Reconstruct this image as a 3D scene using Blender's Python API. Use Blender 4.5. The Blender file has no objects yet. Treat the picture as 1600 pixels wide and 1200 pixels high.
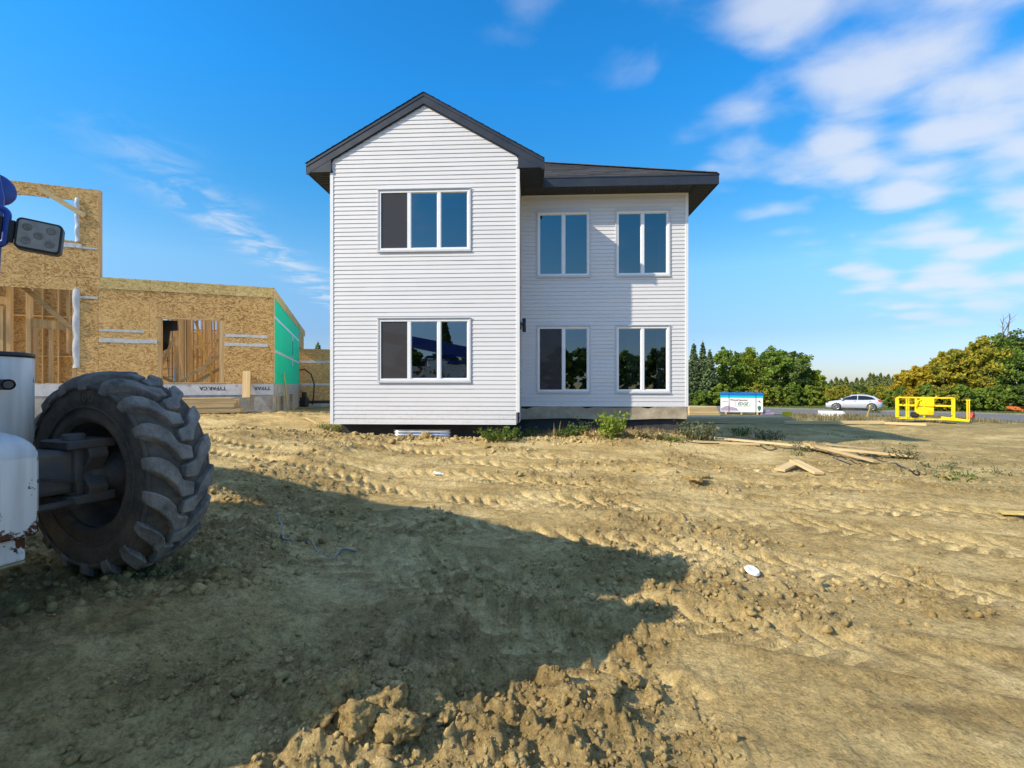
import bpy, bmesh, math, random
import numpy as np
from mathutils import Vector, Matrix

scene = bpy.context.scene
C = scene.collection

# ------------------------------------------------------------------ camera
cam_d = bpy.data.cameras.new('camera')
cam = bpy.data.objects.new('camera', cam_d)
C.objects.link(cam)
cam.location = (0, 0, 1.5)
cam.rotation_euler = (math.radians(90), 0, 0)
F = 740.0 / 1600.0                      # focal length / image width
cam_d.sensor_width = 36
cam_d.lens = 36 * F
cam_d.clip_start = 0.05
cam_d.clip_end = 4000
scene.camera = cam

# ------------------------------------------------------------------ sun, sky
SUN_EL = math.radians(35.0)
SUN_TRAVEL = Vector((0.899 * math.cos(SUN_EL), 0.438 * math.cos(SUN_EL), -math.sin(SUN_EL)))
sun_d = bpy.data.lights.new('sun', 'SUN')
sun_d.energy = 4.8
sun_d.angle = math.radians(0.53)
sun_d.color = (1.0, 0.87, 0.67)
sun = bpy.data.objects.new('sun', sun_d)
C.objects.link(sun)
sun.rotation_euler = SUN_TRAVEL.to_track_quat('-Z', 'Y').to_euler()
SUN_AZ = math.atan2(-0.899, -0.438)     # clockwise from +Y

scene.view_settings.view_transform = 'Standard'
scene.view_settings.look = 'None'
scene.view_settings.exposure = 0.36
scene.view_settings.gamma = 1
scene.view_settings.use_curve_mapping = False
scene.cycles.max_bounces = 6
scene.cycles.transparent_max_bounces = 12

world = bpy.data.worlds.new('World')
scene.world = world
world.use_nodes = True


def N(nt, kind, **kw):
    n = nt.nodes.new(kind)
    for k, v in kw.items():
        if k.startswith('i_'):
            key = k[2:]
            key = int(key) if key.isdigit() else key.replace('_', ' ')
            n.inputs[key].default_value = v
        else:
            setattr(n, k, v)
    return n


def ramp(nt, stops, interp='LINEAR'):
    n = nt.nodes.new('ShaderNodeValToRGB')
    cr = n.color_ramp
    cr.interpolation = interp
    while len(cr.elements) < len(stops):
        cr.elements.new(0.5)
    for e, (p, c) in zip(cr.elements, stops):
        e.position = p
        e.color = (c[0], c[1], c[2], 1) if isinstance(c, (tuple, list)) else (c, c, c, 1)
    return n


def math_n(nt, op, a, b=None, c=None, clamp=False):
    n = nt.nodes.new('ShaderNodeMath')
    n.operation = op
    n.use_clamp = clamp
    for i, v in enumerate((a, b, c)):
        if v is None:
            continue
        if isinstance(v, (int, float)):
            n.inputs[i].default_value = v
        else:
            nt.links.new(v, n.inputs[i])
    return n.outputs[0]


def build_world():
    nt = world.node_tree
    nt.nodes.clear()
    L = nt.links.new
    out = nt.nodes.new('ShaderNodeOutputWorld')
    bg = nt.nodes.new('ShaderNodeBackground')
    bg.inputs['Strength'].default_value = 0.15
    sky = nt.nodes.new('ShaderNodeTexSky')
    sky.sky_type = 'NISHITA'
    sky.sun_disc = False
    sky.sun_elevation = SUN_EL
    sky.sun_rotation = SUN_AZ
    sky.altitude = 700
    sky.air_density = 1.0
    sky.dust_density = 0.6
    sky.ozone_density = 2.5
    # colour response of the picture: deep blue overhead, pale blue towards the horizon
    tc0 = nt.nodes.new('ShaderNodeTexCoord')
    sp0 = nt.nodes.new('ShaderNodeSeparateXYZ')
    L(tc0.outputs['Generated'], sp0.inputs[0])
    k = .465
    rp = ramp(nt, [(0.0, (.50 * k, .54 * k, .70 * k)), (.10, (.68 * k, .67 * k, .82 * k)), (.22, (1.25 * k, 1.15 * k, 1.10 * k)), (.36, (.72 * k, 1.22 * k, 1.32 * k)), (.52, (.45 * k, 1.36 * k, 1.70 * k)), (1.0, (.48 * k, 1.24 * k, 1.56 * k))])
    L(sp0.outputs[2], rp.inputs[0])
    mm = N(nt, 'ShaderNodeVectorMath', operation='MULTIPLY')
    hs0 = N(nt, 'ShaderNodeHueSaturation', i_Saturation=1.28, i_Value=1.0, i_Hue=0.492)
    L(sky.outputs[0], hs0.inputs['Color'])
    L(hs0.outputs[0], mm.inputs[0]); L(rp.outputs[0], mm.inputs[1])
    hs = N(nt, 'ShaderNodeVectorMath', operation='SCALE'); hs.inputs['Scale'].default_value = 2.0
    L(mm.outputs[0], hs.inputs[0])
    # clouds live on a flat layer above the ground: direction / height
    tc = nt.nodes.new('ShaderNodeTexCoord')
    sp = nt.nodes.new('ShaderNodeSeparateXYZ')
    L(tc.outputs['Generated'], sp.inputs[0])
    zc = math_n(nt, 'MAXIMUM', sp.outputs[2], 0.04)
    px = math_n(nt, 'DIVIDE', sp.outputs[0], zc)
    py = math_n(nt, 'DIVIDE', sp.outputs[1], zc)
    cb = nt.nodes.new('ShaderNodeCombineXYZ')
    L(px, cb.inputs[0]); L(py, cb.inputs[1])
    P = cb.outputs[0]
    # big field right of a slanting front
    warp = N(nt, 'ShaderNodeTexNoise', i_Scale=1.1, i_Detail=3.0)
    L(P, warp.inputs['Vector'])
    wv = math_n(nt, 'MULTIPLY_ADD', warp.outputs['Fac'], 1.1, -0.55)
    front = math_n(nt, 'MULTIPLY_ADD', px, 1.1, 1.0)
    front = math_n(nt, 'SUBTRACT', front, py)
    front = math_n(nt, 'ADD', front, wv)
    mr = N(nt, 'ShaderNodeMapRange', interpolation_type='SMOOTHSTEP', i_1=-0.62, i_2=.66)
    L(front, mr.inputs[0])
    mr2 = N(nt, 'ShaderNodeMapRange', interpolation_type='SMOOTHSTEP', i_1=2.0, i_2=3.4, i_3=1.0, i_4=0.15)
    L(front, mr2.inputs[0])
    field = math_n(nt, 'MULTIPLY', mr.outputs[0], mr2.outputs[0])
    zc2 = math_n(nt, 'ADD', math_n(nt, 'MAXIMUM', sp.outputs[2], 0.0), .16)
    cb2 = nt.nodes.new('ShaderNodeCombineXYZ')
    L(math_n(nt, 'DIVIDE', sp.outputs[0], zc2), cb2.inputs[0]); L(math_n(nt, 'DIVIDE', sp.outputs[1], zc2), cb2.inputs[1])
    mp = N(nt, 'ShaderNodeMapping')
    mp.inputs['Rotation'].default_value = (0, 0, math.radians(28))
    mp.inputs['Scale'].default_value = (1.0, 1.25, 1.0)
    L(cb2.outputs[0], mp.inputs[0])
    n1 = N(nt, 'ShaderNodeTexNoise', i_Scale=4.6, i_Detail=5.0, i_Roughness=0.52, i_Distortion=0.25)
    L(mp.outputs[0], n1.inputs['Vector'])
    n2 = N(nt, 'ShaderNodeTexVoronoi', feature='SMOOTH_F1', i_Scale=4.6, i_Smoothness=0.5)
    L(mp.outputs[0], n2.inputs['Vector'])
    puff = math_n(nt, 'MULTIPLY_ADD', n2.outputs['Distance'], -0.95, 0.44)
    dens = math_n(nt, 'ADD', n1.outputs['Fac'], puff)
    dens = math_n(nt, 'MULTIPLY_ADD', field, 0.58, math_n(nt, 'SUBTRACT', dens, 0.93))
    m3 = N(nt, 'ShaderNodeMapRange', interpolation_type='SMOOTHSTEP', i_1=-0.24, i_2=0.40)
    L(dens, m3.inputs[0])
    c1 = math_n(nt, 'MULTIPLY', m3.outputs[0], math_n(nt, 'POWER', field, 0.6))
    # thin streak of wisps
    lx = math_n(nt, 'MULTIPLY_ADD', py, 0.13, px)
    lx = math_n(nt, 'ADD', lx, 1.37)
    lx = math_n(nt, 'MULTIPLY_ADD', wv, 0.35, lx)
    g = math_n(nt, 'POWER', math_n(nt, 'DIVIDE', lx, 0.20), 2.0)
    g = math_n(nt, 'POWER', 2.718, math_n(nt, 'MULTIPLY', g, -1.0))
    gy = N(nt, 'ShaderNodeMapRange', interpolation_type='SMOOTHSTEP', i_1=1.5, i_2=2.7)
    L(py, gy.inputs[0])
    n3 = N(nt, 'ShaderNodeTexNoise', i_Scale=3.2, i_Detail=5.0, i_Roughness=0.62, i_Distortion=0.6)
    L(P, n3.inputs['Vector'])
    m4 = N(nt, 'ShaderNodeMapRange', interpolation_type='SMOOTHSTEP', i_1=0.40, i_2=0.72)
    L(n3.outputs['Fac'], m4.inputs[0])
    c2 = math_n(nt, 'MULTIPLY', math_n(nt, 'MULTIPLY', g, gy.outputs[0]), m4.outputs[0])
    c2 = math_n(nt, 'MULTIPLY', c2, 0.62)
    cl = math_n(nt, 'MAXIMUM', math_n(nt, 'MULTIPLY', c1, 0.76), c2)
    hz = N(nt, 'ShaderNodeMapRange', interpolation_type='SMOOTHSTEP', i_1=0.04, i_2=0.16)
    L(sp.outputs[2], hz.inputs[0])
    cl = math_n(nt, 'MULTIPLY', cl, hz.outputs[0], clamp=True)
    mix = N(nt, 'ShaderNodeMix', data_type='RGBA')
    L(cl, mix.inputs['Factor'])
    L(hs.outputs[0], mix.inputs['A'])
    mix.inputs['B'].default_value = (4.3, 4.5, 4.9, 1)
    L(mix.outputs['Result'], bg.inputs['Color'])
    L(bg.outputs[0], out.inputs['Surface'])


build_world()

# ------------------------------------------------------------------ noise
def _hash(ix, iy, seed):
    h = (ix.astype(np.int64) * 374761393 + iy.astype(np.int64) * 668265263 + seed * 982451653) & 0xffffffff
    h = ((h ^ (h >> 13)) * 1274126177) & 0xffffffff
    h = ((h ^ (h >> 16)) * 2246822519) & 0xffffffff
    return ((h ^ (h >> 15)) & 0xffff).astype(np.float32) / 65535.0


def vn(x, y, seed=0):
    xi = np.floor(x); yi = np.floor(y)
    fx = x - xi; fy = y - yi
    fx = fx * fx * fx * (fx * (fx * 6 - 15) + 10); fy = fy * fy * fy * (fy * (fy * 6 - 15) + 10)
    a = _hash(xi, yi, seed); b = _hash(xi + 1, yi, seed)
    c = _hash(xi, yi + 1, seed); d = _hash(xi + 1, yi + 1, seed)
    return (a + (b - a) * fx) * (1 - fy) + (c + (d - c) * fx) * fy


def fbm(x, y, seed=0, oct=4, gain=0.5):
    s = np.zeros_like(x); a = 1.0; t = 0
    for o in range(oct):
        s += a * vn(x, y, seed + o * 17); t += a
        x, y = (x * 1.62 + y * 1.18) + 3.1, (y * 1.62 - x * 1.18) + 7.7
        a *= gain
    return s / t


def sstep(a, b, x):
    t = np.clip((x - a) / (b - a), 0, 1)
    return t * t * (3 - 2 * t)


# ------------------------------------------------------------------ terrain
HO = np.array((-4.339, 11.387)); HT = math.radians(2.7)
CTRL = np.array([
    (0, 0, 0), (0, 3, 0), (1.5, 3.6, 0), (4, 2, 0), (3, 2, 0), (0, -3, .05), (-2.45, 3.1, .33), (-3.1, 1.2, .31), (-4, 2.5, .28),
    (-4, 6.3, .33), (-1, 5, .10), (-6, 10, .5), (-7, 14, .64), (-4.6, 11.3, .30), (-5.2, 13, .42), (-3.4, 10.8, .24), (-1, 10.8, .18),
    (0.6, 10.8, .17), (2.5, 11.3, .36), (4.3, 11.3, .34), (5.2, 11.6, .02), (4, 9, .08), (8, 9.7, 0), (9.5, 12, -.12),
    (6, 14, -.25), (10, 15, -.46), (15, 17, -.52), (12, 20.5, -.28), (17.5, 20.3, -.24), (20, 22, -.28), (14, 26, -.42),
    (10, 26, -.45), (21, 37.5, -.97), (33, 29, -.97), (27, 52, -1), (46, 44, -1), (20, 62, -1), (40, 62, -.8),
    (0, 60, -.9), (-10, 30, .1), (-20, 15, .8), (-20, 30, .3), (-6.5, 25, .4), (0, 200, -1.5), (120, 110, -1.5), (80, 10, -.3), (8, 5, .02),
    (12, 8, .0), (-12, 2, .3), (0, -20, .2), (0, -60, .5), (-60, 0, 1), (60, -40, 0), (-100, 150, 0), (300, 300, -1.5), (-300, 200, 0)], float)
ROAD_P = np.array((23.7, 43.2)); ROAD_D = np.array((12, -8.0)) / math.hypot(12, 8); ROAD_N = np.array((-ROAD_D[1], ROAD_D[0]))
TRACKS = [  # polyline, half width, depth, lug pitch
    ([(-.4, 3.62), (.6, 3.22), (1.9, 2.68), (3.4, 2.0), (5, 1.2)], .24, .050, .20),
    ([(-1.8, 4.75), (.8, 4.45), (2.2, 3.95), (3.6, 3.3), (5.5, 2.1)], .23, .035, .21),
    ([(-.2, 5.9), (1.4, 5.5), (3.3, 4.85), (4.8, 4.1), (8, 2.2)], .24, .040, .21),
    ([(-6.3, 9.2), (-3.6, 7.9), (-1.2, 6.9), (1.2, 6.3), (3.4, 5.7), (7, 4.8)], .25, .045, .22),
    ([(-5.6, 8.2), (-3.4, 6.9), (-1.6, 6.1), (0.4, 5.3)], .24, .040, .21),
    ([(-4.5, 10.2), (-1.5, 8.9), (2, 8.2), (6, 7.6), (10, 6.3)], .27, .045, .23),
    ([(-1.8, 3.9), (-.6, 3.3), (.3, 2.6), (.9, 1.9)], .22, .030, .20),
    ([(-1.2, 8.0), (1.5, 7.2), (4.5, 6.6), (9, 5.0)], .26, .045, .23),
    ([(-4.2, 5.4), (-2.6, 4.5), (-1.2, 3.9), (.2, 3.7)], .24, .04, .21),
]


def track_st(x, y, poly):
    best = np.full(x.shape, 1e9); S = np.zeros_like(x); T = np.zeros_like(x)
    acc = 0
    for (x0, y0), (x1, y1) in zip(poly[:-1], poly[1:]):
        dx, dy = x1 - x0, y1 - y0
        l = math.hypot(dx, dy); dx /= l; dy /= l
        s = (x - x0) * dx + (y - y0) * dy
        sc = np.clip(s, 0, l)
        t = -(x - x0) * dy + (y - y0) * dx
        d = np.hypot(x - x0 - sc * dx, y - y0 - sc * dy)
        m = d < best
        best[m] = d[m]; S[m] = (acc + sc)[m]; T[m] = t[m]
        acc += l
    return best, S, T, acc


FIELDS = {}


def H(x, y, fine=True):
    x = np.atleast_1d(np.asarray(x, float)); y = np.atleast_1d(np.asarray(y, float))
    num = np.zeros_like(x); den = np.zeros_like(x)
    for cx, cy, cz in CTRL:
        s2 = 0.5 + 0.004 * (cx * cx + cy * cy)
        w = 1.0 / ((x - cx) ** 2 + (y - cy) ** 2 + s2) ** 1.7 * (1 + 0.01 * (cx * cx + cy * cy)) ** 0.7
        num += w * cz; den += w
    h = num / den
    r = np.hypot(x, y)
    near = 1 - sstep(25, 45, r)
    # gentle swells
    h += near * 0.10 * (fbm(x * .55, y * .55, 3, 3) - .5)
    h += 0.35 * sstep(60, 160, r) * (fbm(x * .02, y * .02, 9, 3) - .5)
    # house-local dips: trenches along the foundation
    u = (x - HO[0]) * math.cos(HT) - (y - HO[1]) * math.sin(HT)
    v = (x - HO[0]) * math.sin(HT) + (y - HO[1]) * math.cos(HT)
    def bx(a, b, c, d, sm=.12):
        return sstep(a - sm, a + sm, u) * (1 - sstep(b - sm, b + sm, u)) * sstep(c - sm, c + sm, v) * (1 - sstep(d - sm, d + sm, v))
    h -= 0.16 * bx(.1, 4.6, -.02, 2.0)
    h -= 0.30 * bx(4.5, 8.9, 1.18, 2.4, .1)
    # ridge of loose soil before the house
    rid = np.exp(-((v + .42 + .12 * np.sin(u * 1.7)) / .22) ** 2) * sstep(-.3, .6, u) * (1 - sstep(5.5, 7.5, u))
    h += (.07 - .055 * np.exp(-((u - 2.2) / 1.0) ** 2)) * rid * (0.5 + fbm(x * 2.1, y * 2.1, 21, 2))
    # heaps near the camera
    for (mx, my, rr, hh) in ((-.42, 2.85, .50, .13), (.38, 2.12, .36, .075), (-.62, 1.98, .42, .10), (-1.9, 1.9, .6, .06), (1.1, 1.75, .35, .05), (-1.0, 4.9, .5, .07), (2.4, 7.2, .4, .10), (-.6, 7.0, .6, .06), (-3.4, 8.6, .7, .08)):
        q = np.exp(-((x - mx) ** 2 + (y - my) ** 2) / rr ** 2)
        h += hh * q
    # road bed
    a = (x - ROAD_P[0]) * ROAD_D[0] + (y - ROAD_P[1]) * ROAD_D[1]
    b = (x - ROAD_P[0]) * ROAD_N[0] + (y - ROAD_P[1]) * ROAD_N[1]
    m = (1 - sstep(5.2, 8, np.abs(b)))
    h = h * (1 - m) + (-1.03) * m
    if not fine:
        return h
    close = 1 - sstep(14, 28, r)
    crumb = sstep(.42, .62, fbm(x * .9 + 5, y * .9, 31, 3))            # loose zones against smooth, driven zones
    crumb = np.clip(crumb + .8 * rid + sstep(-1.0, -2.4, x) * (1 - sstep(3.5, 5, y)) * .7 + .7 * np.exp(-((x + .35) ** 2 + (y - 2.6) ** 2) / .8) + .45 * np.exp(-((x - .5) ** 2 + (y - 2.0) ** 2) / .35), 0, 1.3)
    smooth_tr = np.zeros_like(x); press = np.zeros_like(x); rib = np.zeros_like(x)
    for poly, hw, dep, pit in TRACKS:
        d, S, T, Ln = track_st(x, y, poly)
        wob = (fbm(x * 1.3, y * 1.3, 77, 2) - .5) * .16
        Tn = (T + wob) / hw
        inside = (1 - sstep(.85, 1.12, np.abs(Tn))) * (d < hw * 1.6) * sstep(0, .4, S) * (1 - sstep(Ln - .4, Ln, S))
        # the two rows of chevron bars press pockets into the soil, ribs stay between
        ph = (S + np.abs(Tn) * hw * .85 + (Tn > 0) * pit * .5) / pit + (fbm(x * 2, y * 2, 5, 2) - .5) * .9
        lug = sstep(.20, .30, np.abs((ph % 1.0) - .5))
        ctr = 1 - .7 * (1 - sstep(.04, .2, np.abs(Tn)))
        wear = .15 + .85 * sstep(.28, .50, fbm(x * .8, y * .8, 55, 2)) * (.4 + .6 * sstep(.3, .55, fbm(x * 3.1, y * 3.1, 56, 2)))
        h -= dep * .45 * inside
        h -= dep * 1.0 * inside * lug * ctr * wear
        edge = np.exp(-((np.abs(Tn) - 1.25) / .22) ** 2) * (d < hw * 2) * sstep(0, .4, S) * (1 - sstep(Ln - .4, Ln, S))
        h += dep * .55 * edge * (.3 + fbm(x * 5, y * 5, 41, 2))
        smooth_tr = np.maximum(smooth_tr, inside)
        press = np.maximum(press, inside * lug * wear); rib = np.maximum(rib, inside * (1 - lug) * wear + .8 * np.clip(edge, 0, 1))
    crumb *= (1 - .75 * smooth_tr)
    def ridg(s, seed):
        q = fbm(x * s, y * s, seed, 2)
        return 1 - np.abs(2 * q - 1)
    c1 = fbm(x * 4.3, y * 4.3, 61, 3) - .5
    h += close * .055 * c1 * (.35 + .65 * crumb)
    h += close * .034 * crumb * (np.maximum(vn(x * 9.1 + y * 3, y * 9.1 - x * 3, 71), .55) - .55)
    h += close * .034 * crumb * (np.maximum(fbm(x * 19, y * 19, 72, 2) - .42, 0))
    # crisp little clods: noise cut off at a level
    base_k = (.20 + .85 * crumb) * (1 - .8 * press)
    h += close * .030 * base_k * sstep(.60, .70, fbm(x * 4.7, y * 4.7, 111, 2)) * (.6 + .8 * vn(x * 15, y * 15, 112))
    h += close * .020 * base_k * sstep(.58, .68, fbm(x * 10.3, y * 10.3, 113, 2)) * (.6 + .8 * vn(x * 30, y * 30, 114))
    h += (1 - sstep(7, 13, r)) * .012 * base_k * sstep(.58, .68, fbm(x * 21, y * 21, 115, 2))
    vr = 1 - sstep(5, 10, r)
    h += vr * .008 * (.2 + crumb) * (vn(x * 37, y * 37, 73) - .5)
    # long scrapes, roughly across the lot
    FIELDS['press'] = press; FIELDS['loose'] = np.clip(np.maximum(crumb, rib), 0, 1)
    ang = .35
    xs = x * math.cos(ang) - y * math.sin(ang); ys = x * math.sin(ang) + y * math.cos(ang)
    h += close * (.018 + .027 * sstep(4, 9, r)) * (fbm(xs * .8, ys * 4.5, 81, 3) - .5)
    h += near * (1 - close) * .10 * (fbm(x * 1.2, y * 1.2, 91, 3) - .5)
    return h


def hz(x, y):
    return float(H(x, y)[0])


def gp(px, py):
    """point of the ground seen at a photo position (fixed once, in metres)"""
    kx = (px - 800) / 740.0; kz = (600 - py) / 740.0
    Y = np.concatenate([np.arange(1.2, 12, .02), np.arange(12, 90, .1)])
    d = 1.5 + kz * Y - H(kx * Y, Y)
    i = int(np.argmax(d < 0)) if (d < 0).any() else len(Y) - 1
    return Vector((kx * Y[i], Y[i], float(H(kx * Y[i], Y[i])[0])))


# ------------------------------------------------------------------ object helpers
def tag(o, label=None, cat=None, group=None, kind=None):
    if label: o['label'] = label
    if cat: o['category'] = cat
    if group: o['group'] = group
    if kind: o['kind'] = kind
    return o


def empty(name, loc=(0, 0, 0), rz=0.0, label=None, cat=None, group=None, rot=None):
    o = bpy.data.objects.new(name, None)
    C.objects.link(o)
    o.empty_display_size = .2
    o.location = loc
    o.rotation_euler = rot if rot else (0, 0, rz)
    return tag(o, label, cat, group)


def link(name, me, mat=None, parent=None):
    o = bpy.data.objects.new(name, me)
    C.objects.link(o)
    if mat is not None:
        if isinstance(mat, (list, tuple)):
            for m in mat: me.materials.append(m)
        else:
            me.materials.append(mat)
    if parent is not None: o.parent = parent
    return o


def np_mesh(name, V, Q, mat_idx=None, smooth=False):
    """V (n,3), Q (m,k) faces, all with k corners"""
    me = bpy.data.meshes.new(name)
    V = np.asarray(V, np.float32); Q = np.asarray(Q, np.int32)
    me.vertices.add(len(V)); me.vertices.foreach_set('co', V.ravel())
    k = Q.shape[1]
    me.loops.add(Q.size); me.loops.foreach_set('vertex_index', Q.ravel())
    me.polygons.add(len(Q))
    me.polygons.foreach_set('loop_start', np.arange(0, Q.size, k, dtype=np.int32))
    me.polygons.foreach_set('loop_total', np.full(len(Q), k, np.int32))
    if smooth: me.polygons.foreach_set('use_smooth', np.ones(len(Q), bool))
    me.update(calc_edges=True)
    me.validate()
    return me


class MB:
    def __init__(s):
        s.v = []; s.f = []; s.m = []; s.sm = []

    def add(s, vs, fs, mi=0, smooth=False):
        b = len(s.v)
        s.v.extend([tuple(p) for p in vs])
        for f in fs:
            s.f.append([b + i for i in f]); s.m.append(mi); s.sm.append(smooth)
        return s

    def box(s, lo, hi, mi=0, M=None):
        (x0, y0, z0), (x1, y1, z1) = lo, hi
        vs = [Vector(p) for p in ((x0, y0, z0), (x1, y0, z0), (x1, y1, z0), (x0, y1, z0), (x0, y0, z1), (x1, y0, z1), (x1, y1, z1), (x0, y1, z1))]
        if M is not None: vs = [M @ p for p in vs]
        return s.add(vs, [(0, 3, 2, 1), (4, 5, 6, 7), (0, 1, 5, 4), (1, 2, 6, 5), (2, 3, 7, 6), (3, 0, 4, 7)], mi)

    def cbox(s, c, size, mi=0, R=None):
        M = Matrix.Translation(c) @ (R.to_4x4() if R is not None else Matrix.Identity(4))
        h = [q / 2 for q in size]
        return s.box((-h[0], -h[1], -h[2]), h, mi, M)

    def beam(s, a, b, w, t, mi=0, up=(0, 0, 1)):
        """bar from a to b; w across, t along up-ish"""
        a = Vector(a); b = Vector(b); d = b - a; l = d.length; d.normalize()
        up = Vector(up); sd = d.cross(up)
        if sd.length < 1e-4: sd = d.cross(Vector((0, 1, 0)))
        sd.normalize(); up = sd.cross(d)
        vs = []
        for p in (a, b):
            for i, j in ((-1, -1), (1, -1), (1, 1), (-1, 1)):
                vs.append(p + sd * (i * w / 2) + up * (j * t / 2))
        return s.add(vs, [(3, 2, 1, 0), (4, 5, 6, 7), (0, 1, 5, 4), (1, 2, 6, 5), (2, 3, 7, 6), (3, 0, 4, 7)], mi)

    def tube(s, pts, r, n=8, mi=0, smooth=True, cap=True):
        pts = [Vector(p) for p in pts]; m = len(pts)
        rr = r if isinstance(r, (list, tuple)) else [r] * m
        rings = []; prev = None
        for i, p in enumerate(pts):
            d = (pts[min(i + 1, m - 1)] - pts[max(i - 1, 0)]).normalized()
            if prev is None:
                a = d.cross(Vector((0, 0, 1)))
                if a.length < .1: a = d.cross(Vector((1, 0, 0)))
            else:
                a = prev - d * prev.dot(d)
            a.normalize(); prev = a; b = d.cross(a)
            rings.append([p + (a * math.cos(2 * math.pi * k / n) + b * math.sin(2 * math.pi * k / n)) * rr[i] for k in range(n)])
        vs = [p for ring in rings for p in ring]; fs = []
        for i in range(m - 1):
            for k in range(n):
                fs.append((i * n + k, i * n + (k + 1) % n, (i + 1) * n + (k + 1) % n, (i + 1) * n + k))
        s.add(vs, fs, mi, smooth)
        if cap:
            s.add(rings[0], [tuple(range(n))[::-1]], mi); s.add(rings[-1], [tuple(range(n))], mi)
        return s

    def lathe(s, prof, n=32, axis='Y', mi=0, smooth=True, closed=False, M=None):
        """prof: list of (along, radius)"""
        vs = []; fs = []; m = len(prof)
        for a, r in prof:
            for k in range(n):
                t = 2 * math.pi * k / n
                c, q = r * math.cos(t), r * math.sin(t)
                p = Vector((c, a, q)) if axis == 'Y' else (Vector((c, q, a)) if axis == 'Z' else Vector((a, c, q)))
                vs.append(M @ p if M is not None else p)
        for i in range(m if closed else m - 1):
            j = (i + 1) % m
            for k in range(n):
                fs.append((i * n + k, i * n + (k + 1) % n, j * n + (k + 1) % n, j * n + k))
        return s.add(vs, fs, mi, smooth)

    def prism(s, poly, a, b, axis='Y', mi=0, M=None):
        """poly in the two other axes (x,z for Y; x,y for Z; y,z for X), from a to b"""
        n = len(poly)
        def mk(p, t):
            q = Vector((p[0], t, p[1])) if axis == 'Y' else (Vector((p[0], p[1], t)) if axis == 'Z' else Vector((t, p[0], p[1])))
            return M @ q if M is not None else q
        vs = [mk(p, a) for p in poly] + [mk(p, b) for p in poly]
        fs = [tuple(range(n)), tuple(range(2 * n - 1, n - 1, -1))]
        for i in range(n):
            j = (i + 1) % n
            fs.append((i, i + n, j + n, j))
        return s.add(vs, fs, mi)

    def build(s, name, mat=None, parent=None, bevel=0, seg=1, fix=True):
        me = bpy.data.meshes.new(name)
        me.from_pydata(s.v, [], s.f)
        me.polygons.foreach_set('material_index', np.array(s.m, np.int32))
        me.polygons.foreach_set('use_smooth', np.array(s.sm, bool))
        if fix or bevel:
            bm = bmesh.new(); bm.from_mesh(me)
            bmesh.ops.remove_doubles(bm, verts=bm.verts, dist=1e-5)
            bmesh.ops.recalc_face_normals(bm, faces=bm.faces)
            if bevel:
                es = [e for e in bm.edges if len(e.link_faces) == 2 and e.calc_face_angle(0) > .5]
                bmesh.ops.bevel(bm, geom=es, offset=bevel, segments=seg, affect='EDGES', profile=.5)
            bm.to_mesh(me); bm.free()
        me.update()
        return link(name, me, mat, parent)


def part(name, mat, parent, lo, hi, bevel=0):
    return MB().box(lo, hi).build(name, mat, parent, bevel)


# ------------------------------------------------------------------ materials
def pbsdf(name):
    m = bpy.data.materials.new(name)
    m.use_nodes = True
    nt = m.node_tree
    return m, nt, nt.nodes['Principled BSDF'], nt.links.new


def simple(name, col, rough=.6, var=.0, scale=6.0, metal=0.0, spec=.5, bump=0.0, bscale=40.0, hue=None):
    """colour broken up by two noises (wear, dust), fine bump"""
    m, nt, b, L = pbsdf(name)
    b.inputs['Roughness'].default_value = rough
    b.inputs['Metallic'].default_value = metal
    b.inputs['Specular IOR Level'].default_value = spec
    b.inputs['Base Color'].default_value = (*col, 1)
    tc = nt.nodes.new('ShaderNodeTexCoord')
    if var > 0:
        n = N(nt, 'ShaderNodeTexNoise', i_Scale=scale, i_Detail=6.0, i_Roughness=.65)
        L(tc.outputs['Object'], n.inputs['Vector'])
        c2 = hue if hue else tuple(c * (1 - var) for c in col)
        r = ramp(nt, [(.36, c2), (.62, tuple(min(1, c * (1 + var * .5)) for c in col))])
        L(n.outputs['Fac'], r.inputs[0]); L(r.outputs[0], b.inputs['Base Color'])
        rr = N(nt, 'ShaderNodeMapRange', i_3=max(.02, rough - .1), i_4=min(1, rough + .12))
        L(n.outputs['Fac'], rr.inputs[0]); L(rr.outputs[0], b.inputs['Roughness'])
    if bump > 0:
        n2 = N(nt, 'ShaderNodeTexNoise', i_Scale=bscale, i_Detail=4.0)
        L(tc.outputs['Object'], n2.inputs['Vector'])
        bp = N(nt, 'ShaderNodeBump', i_Strength=bump, i_Distance=.01)
        L(n2.outputs['Fac'], bp.inputs['Height']); L(bp.outputs[0], b.inputs['Normal'])
    return m


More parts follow.
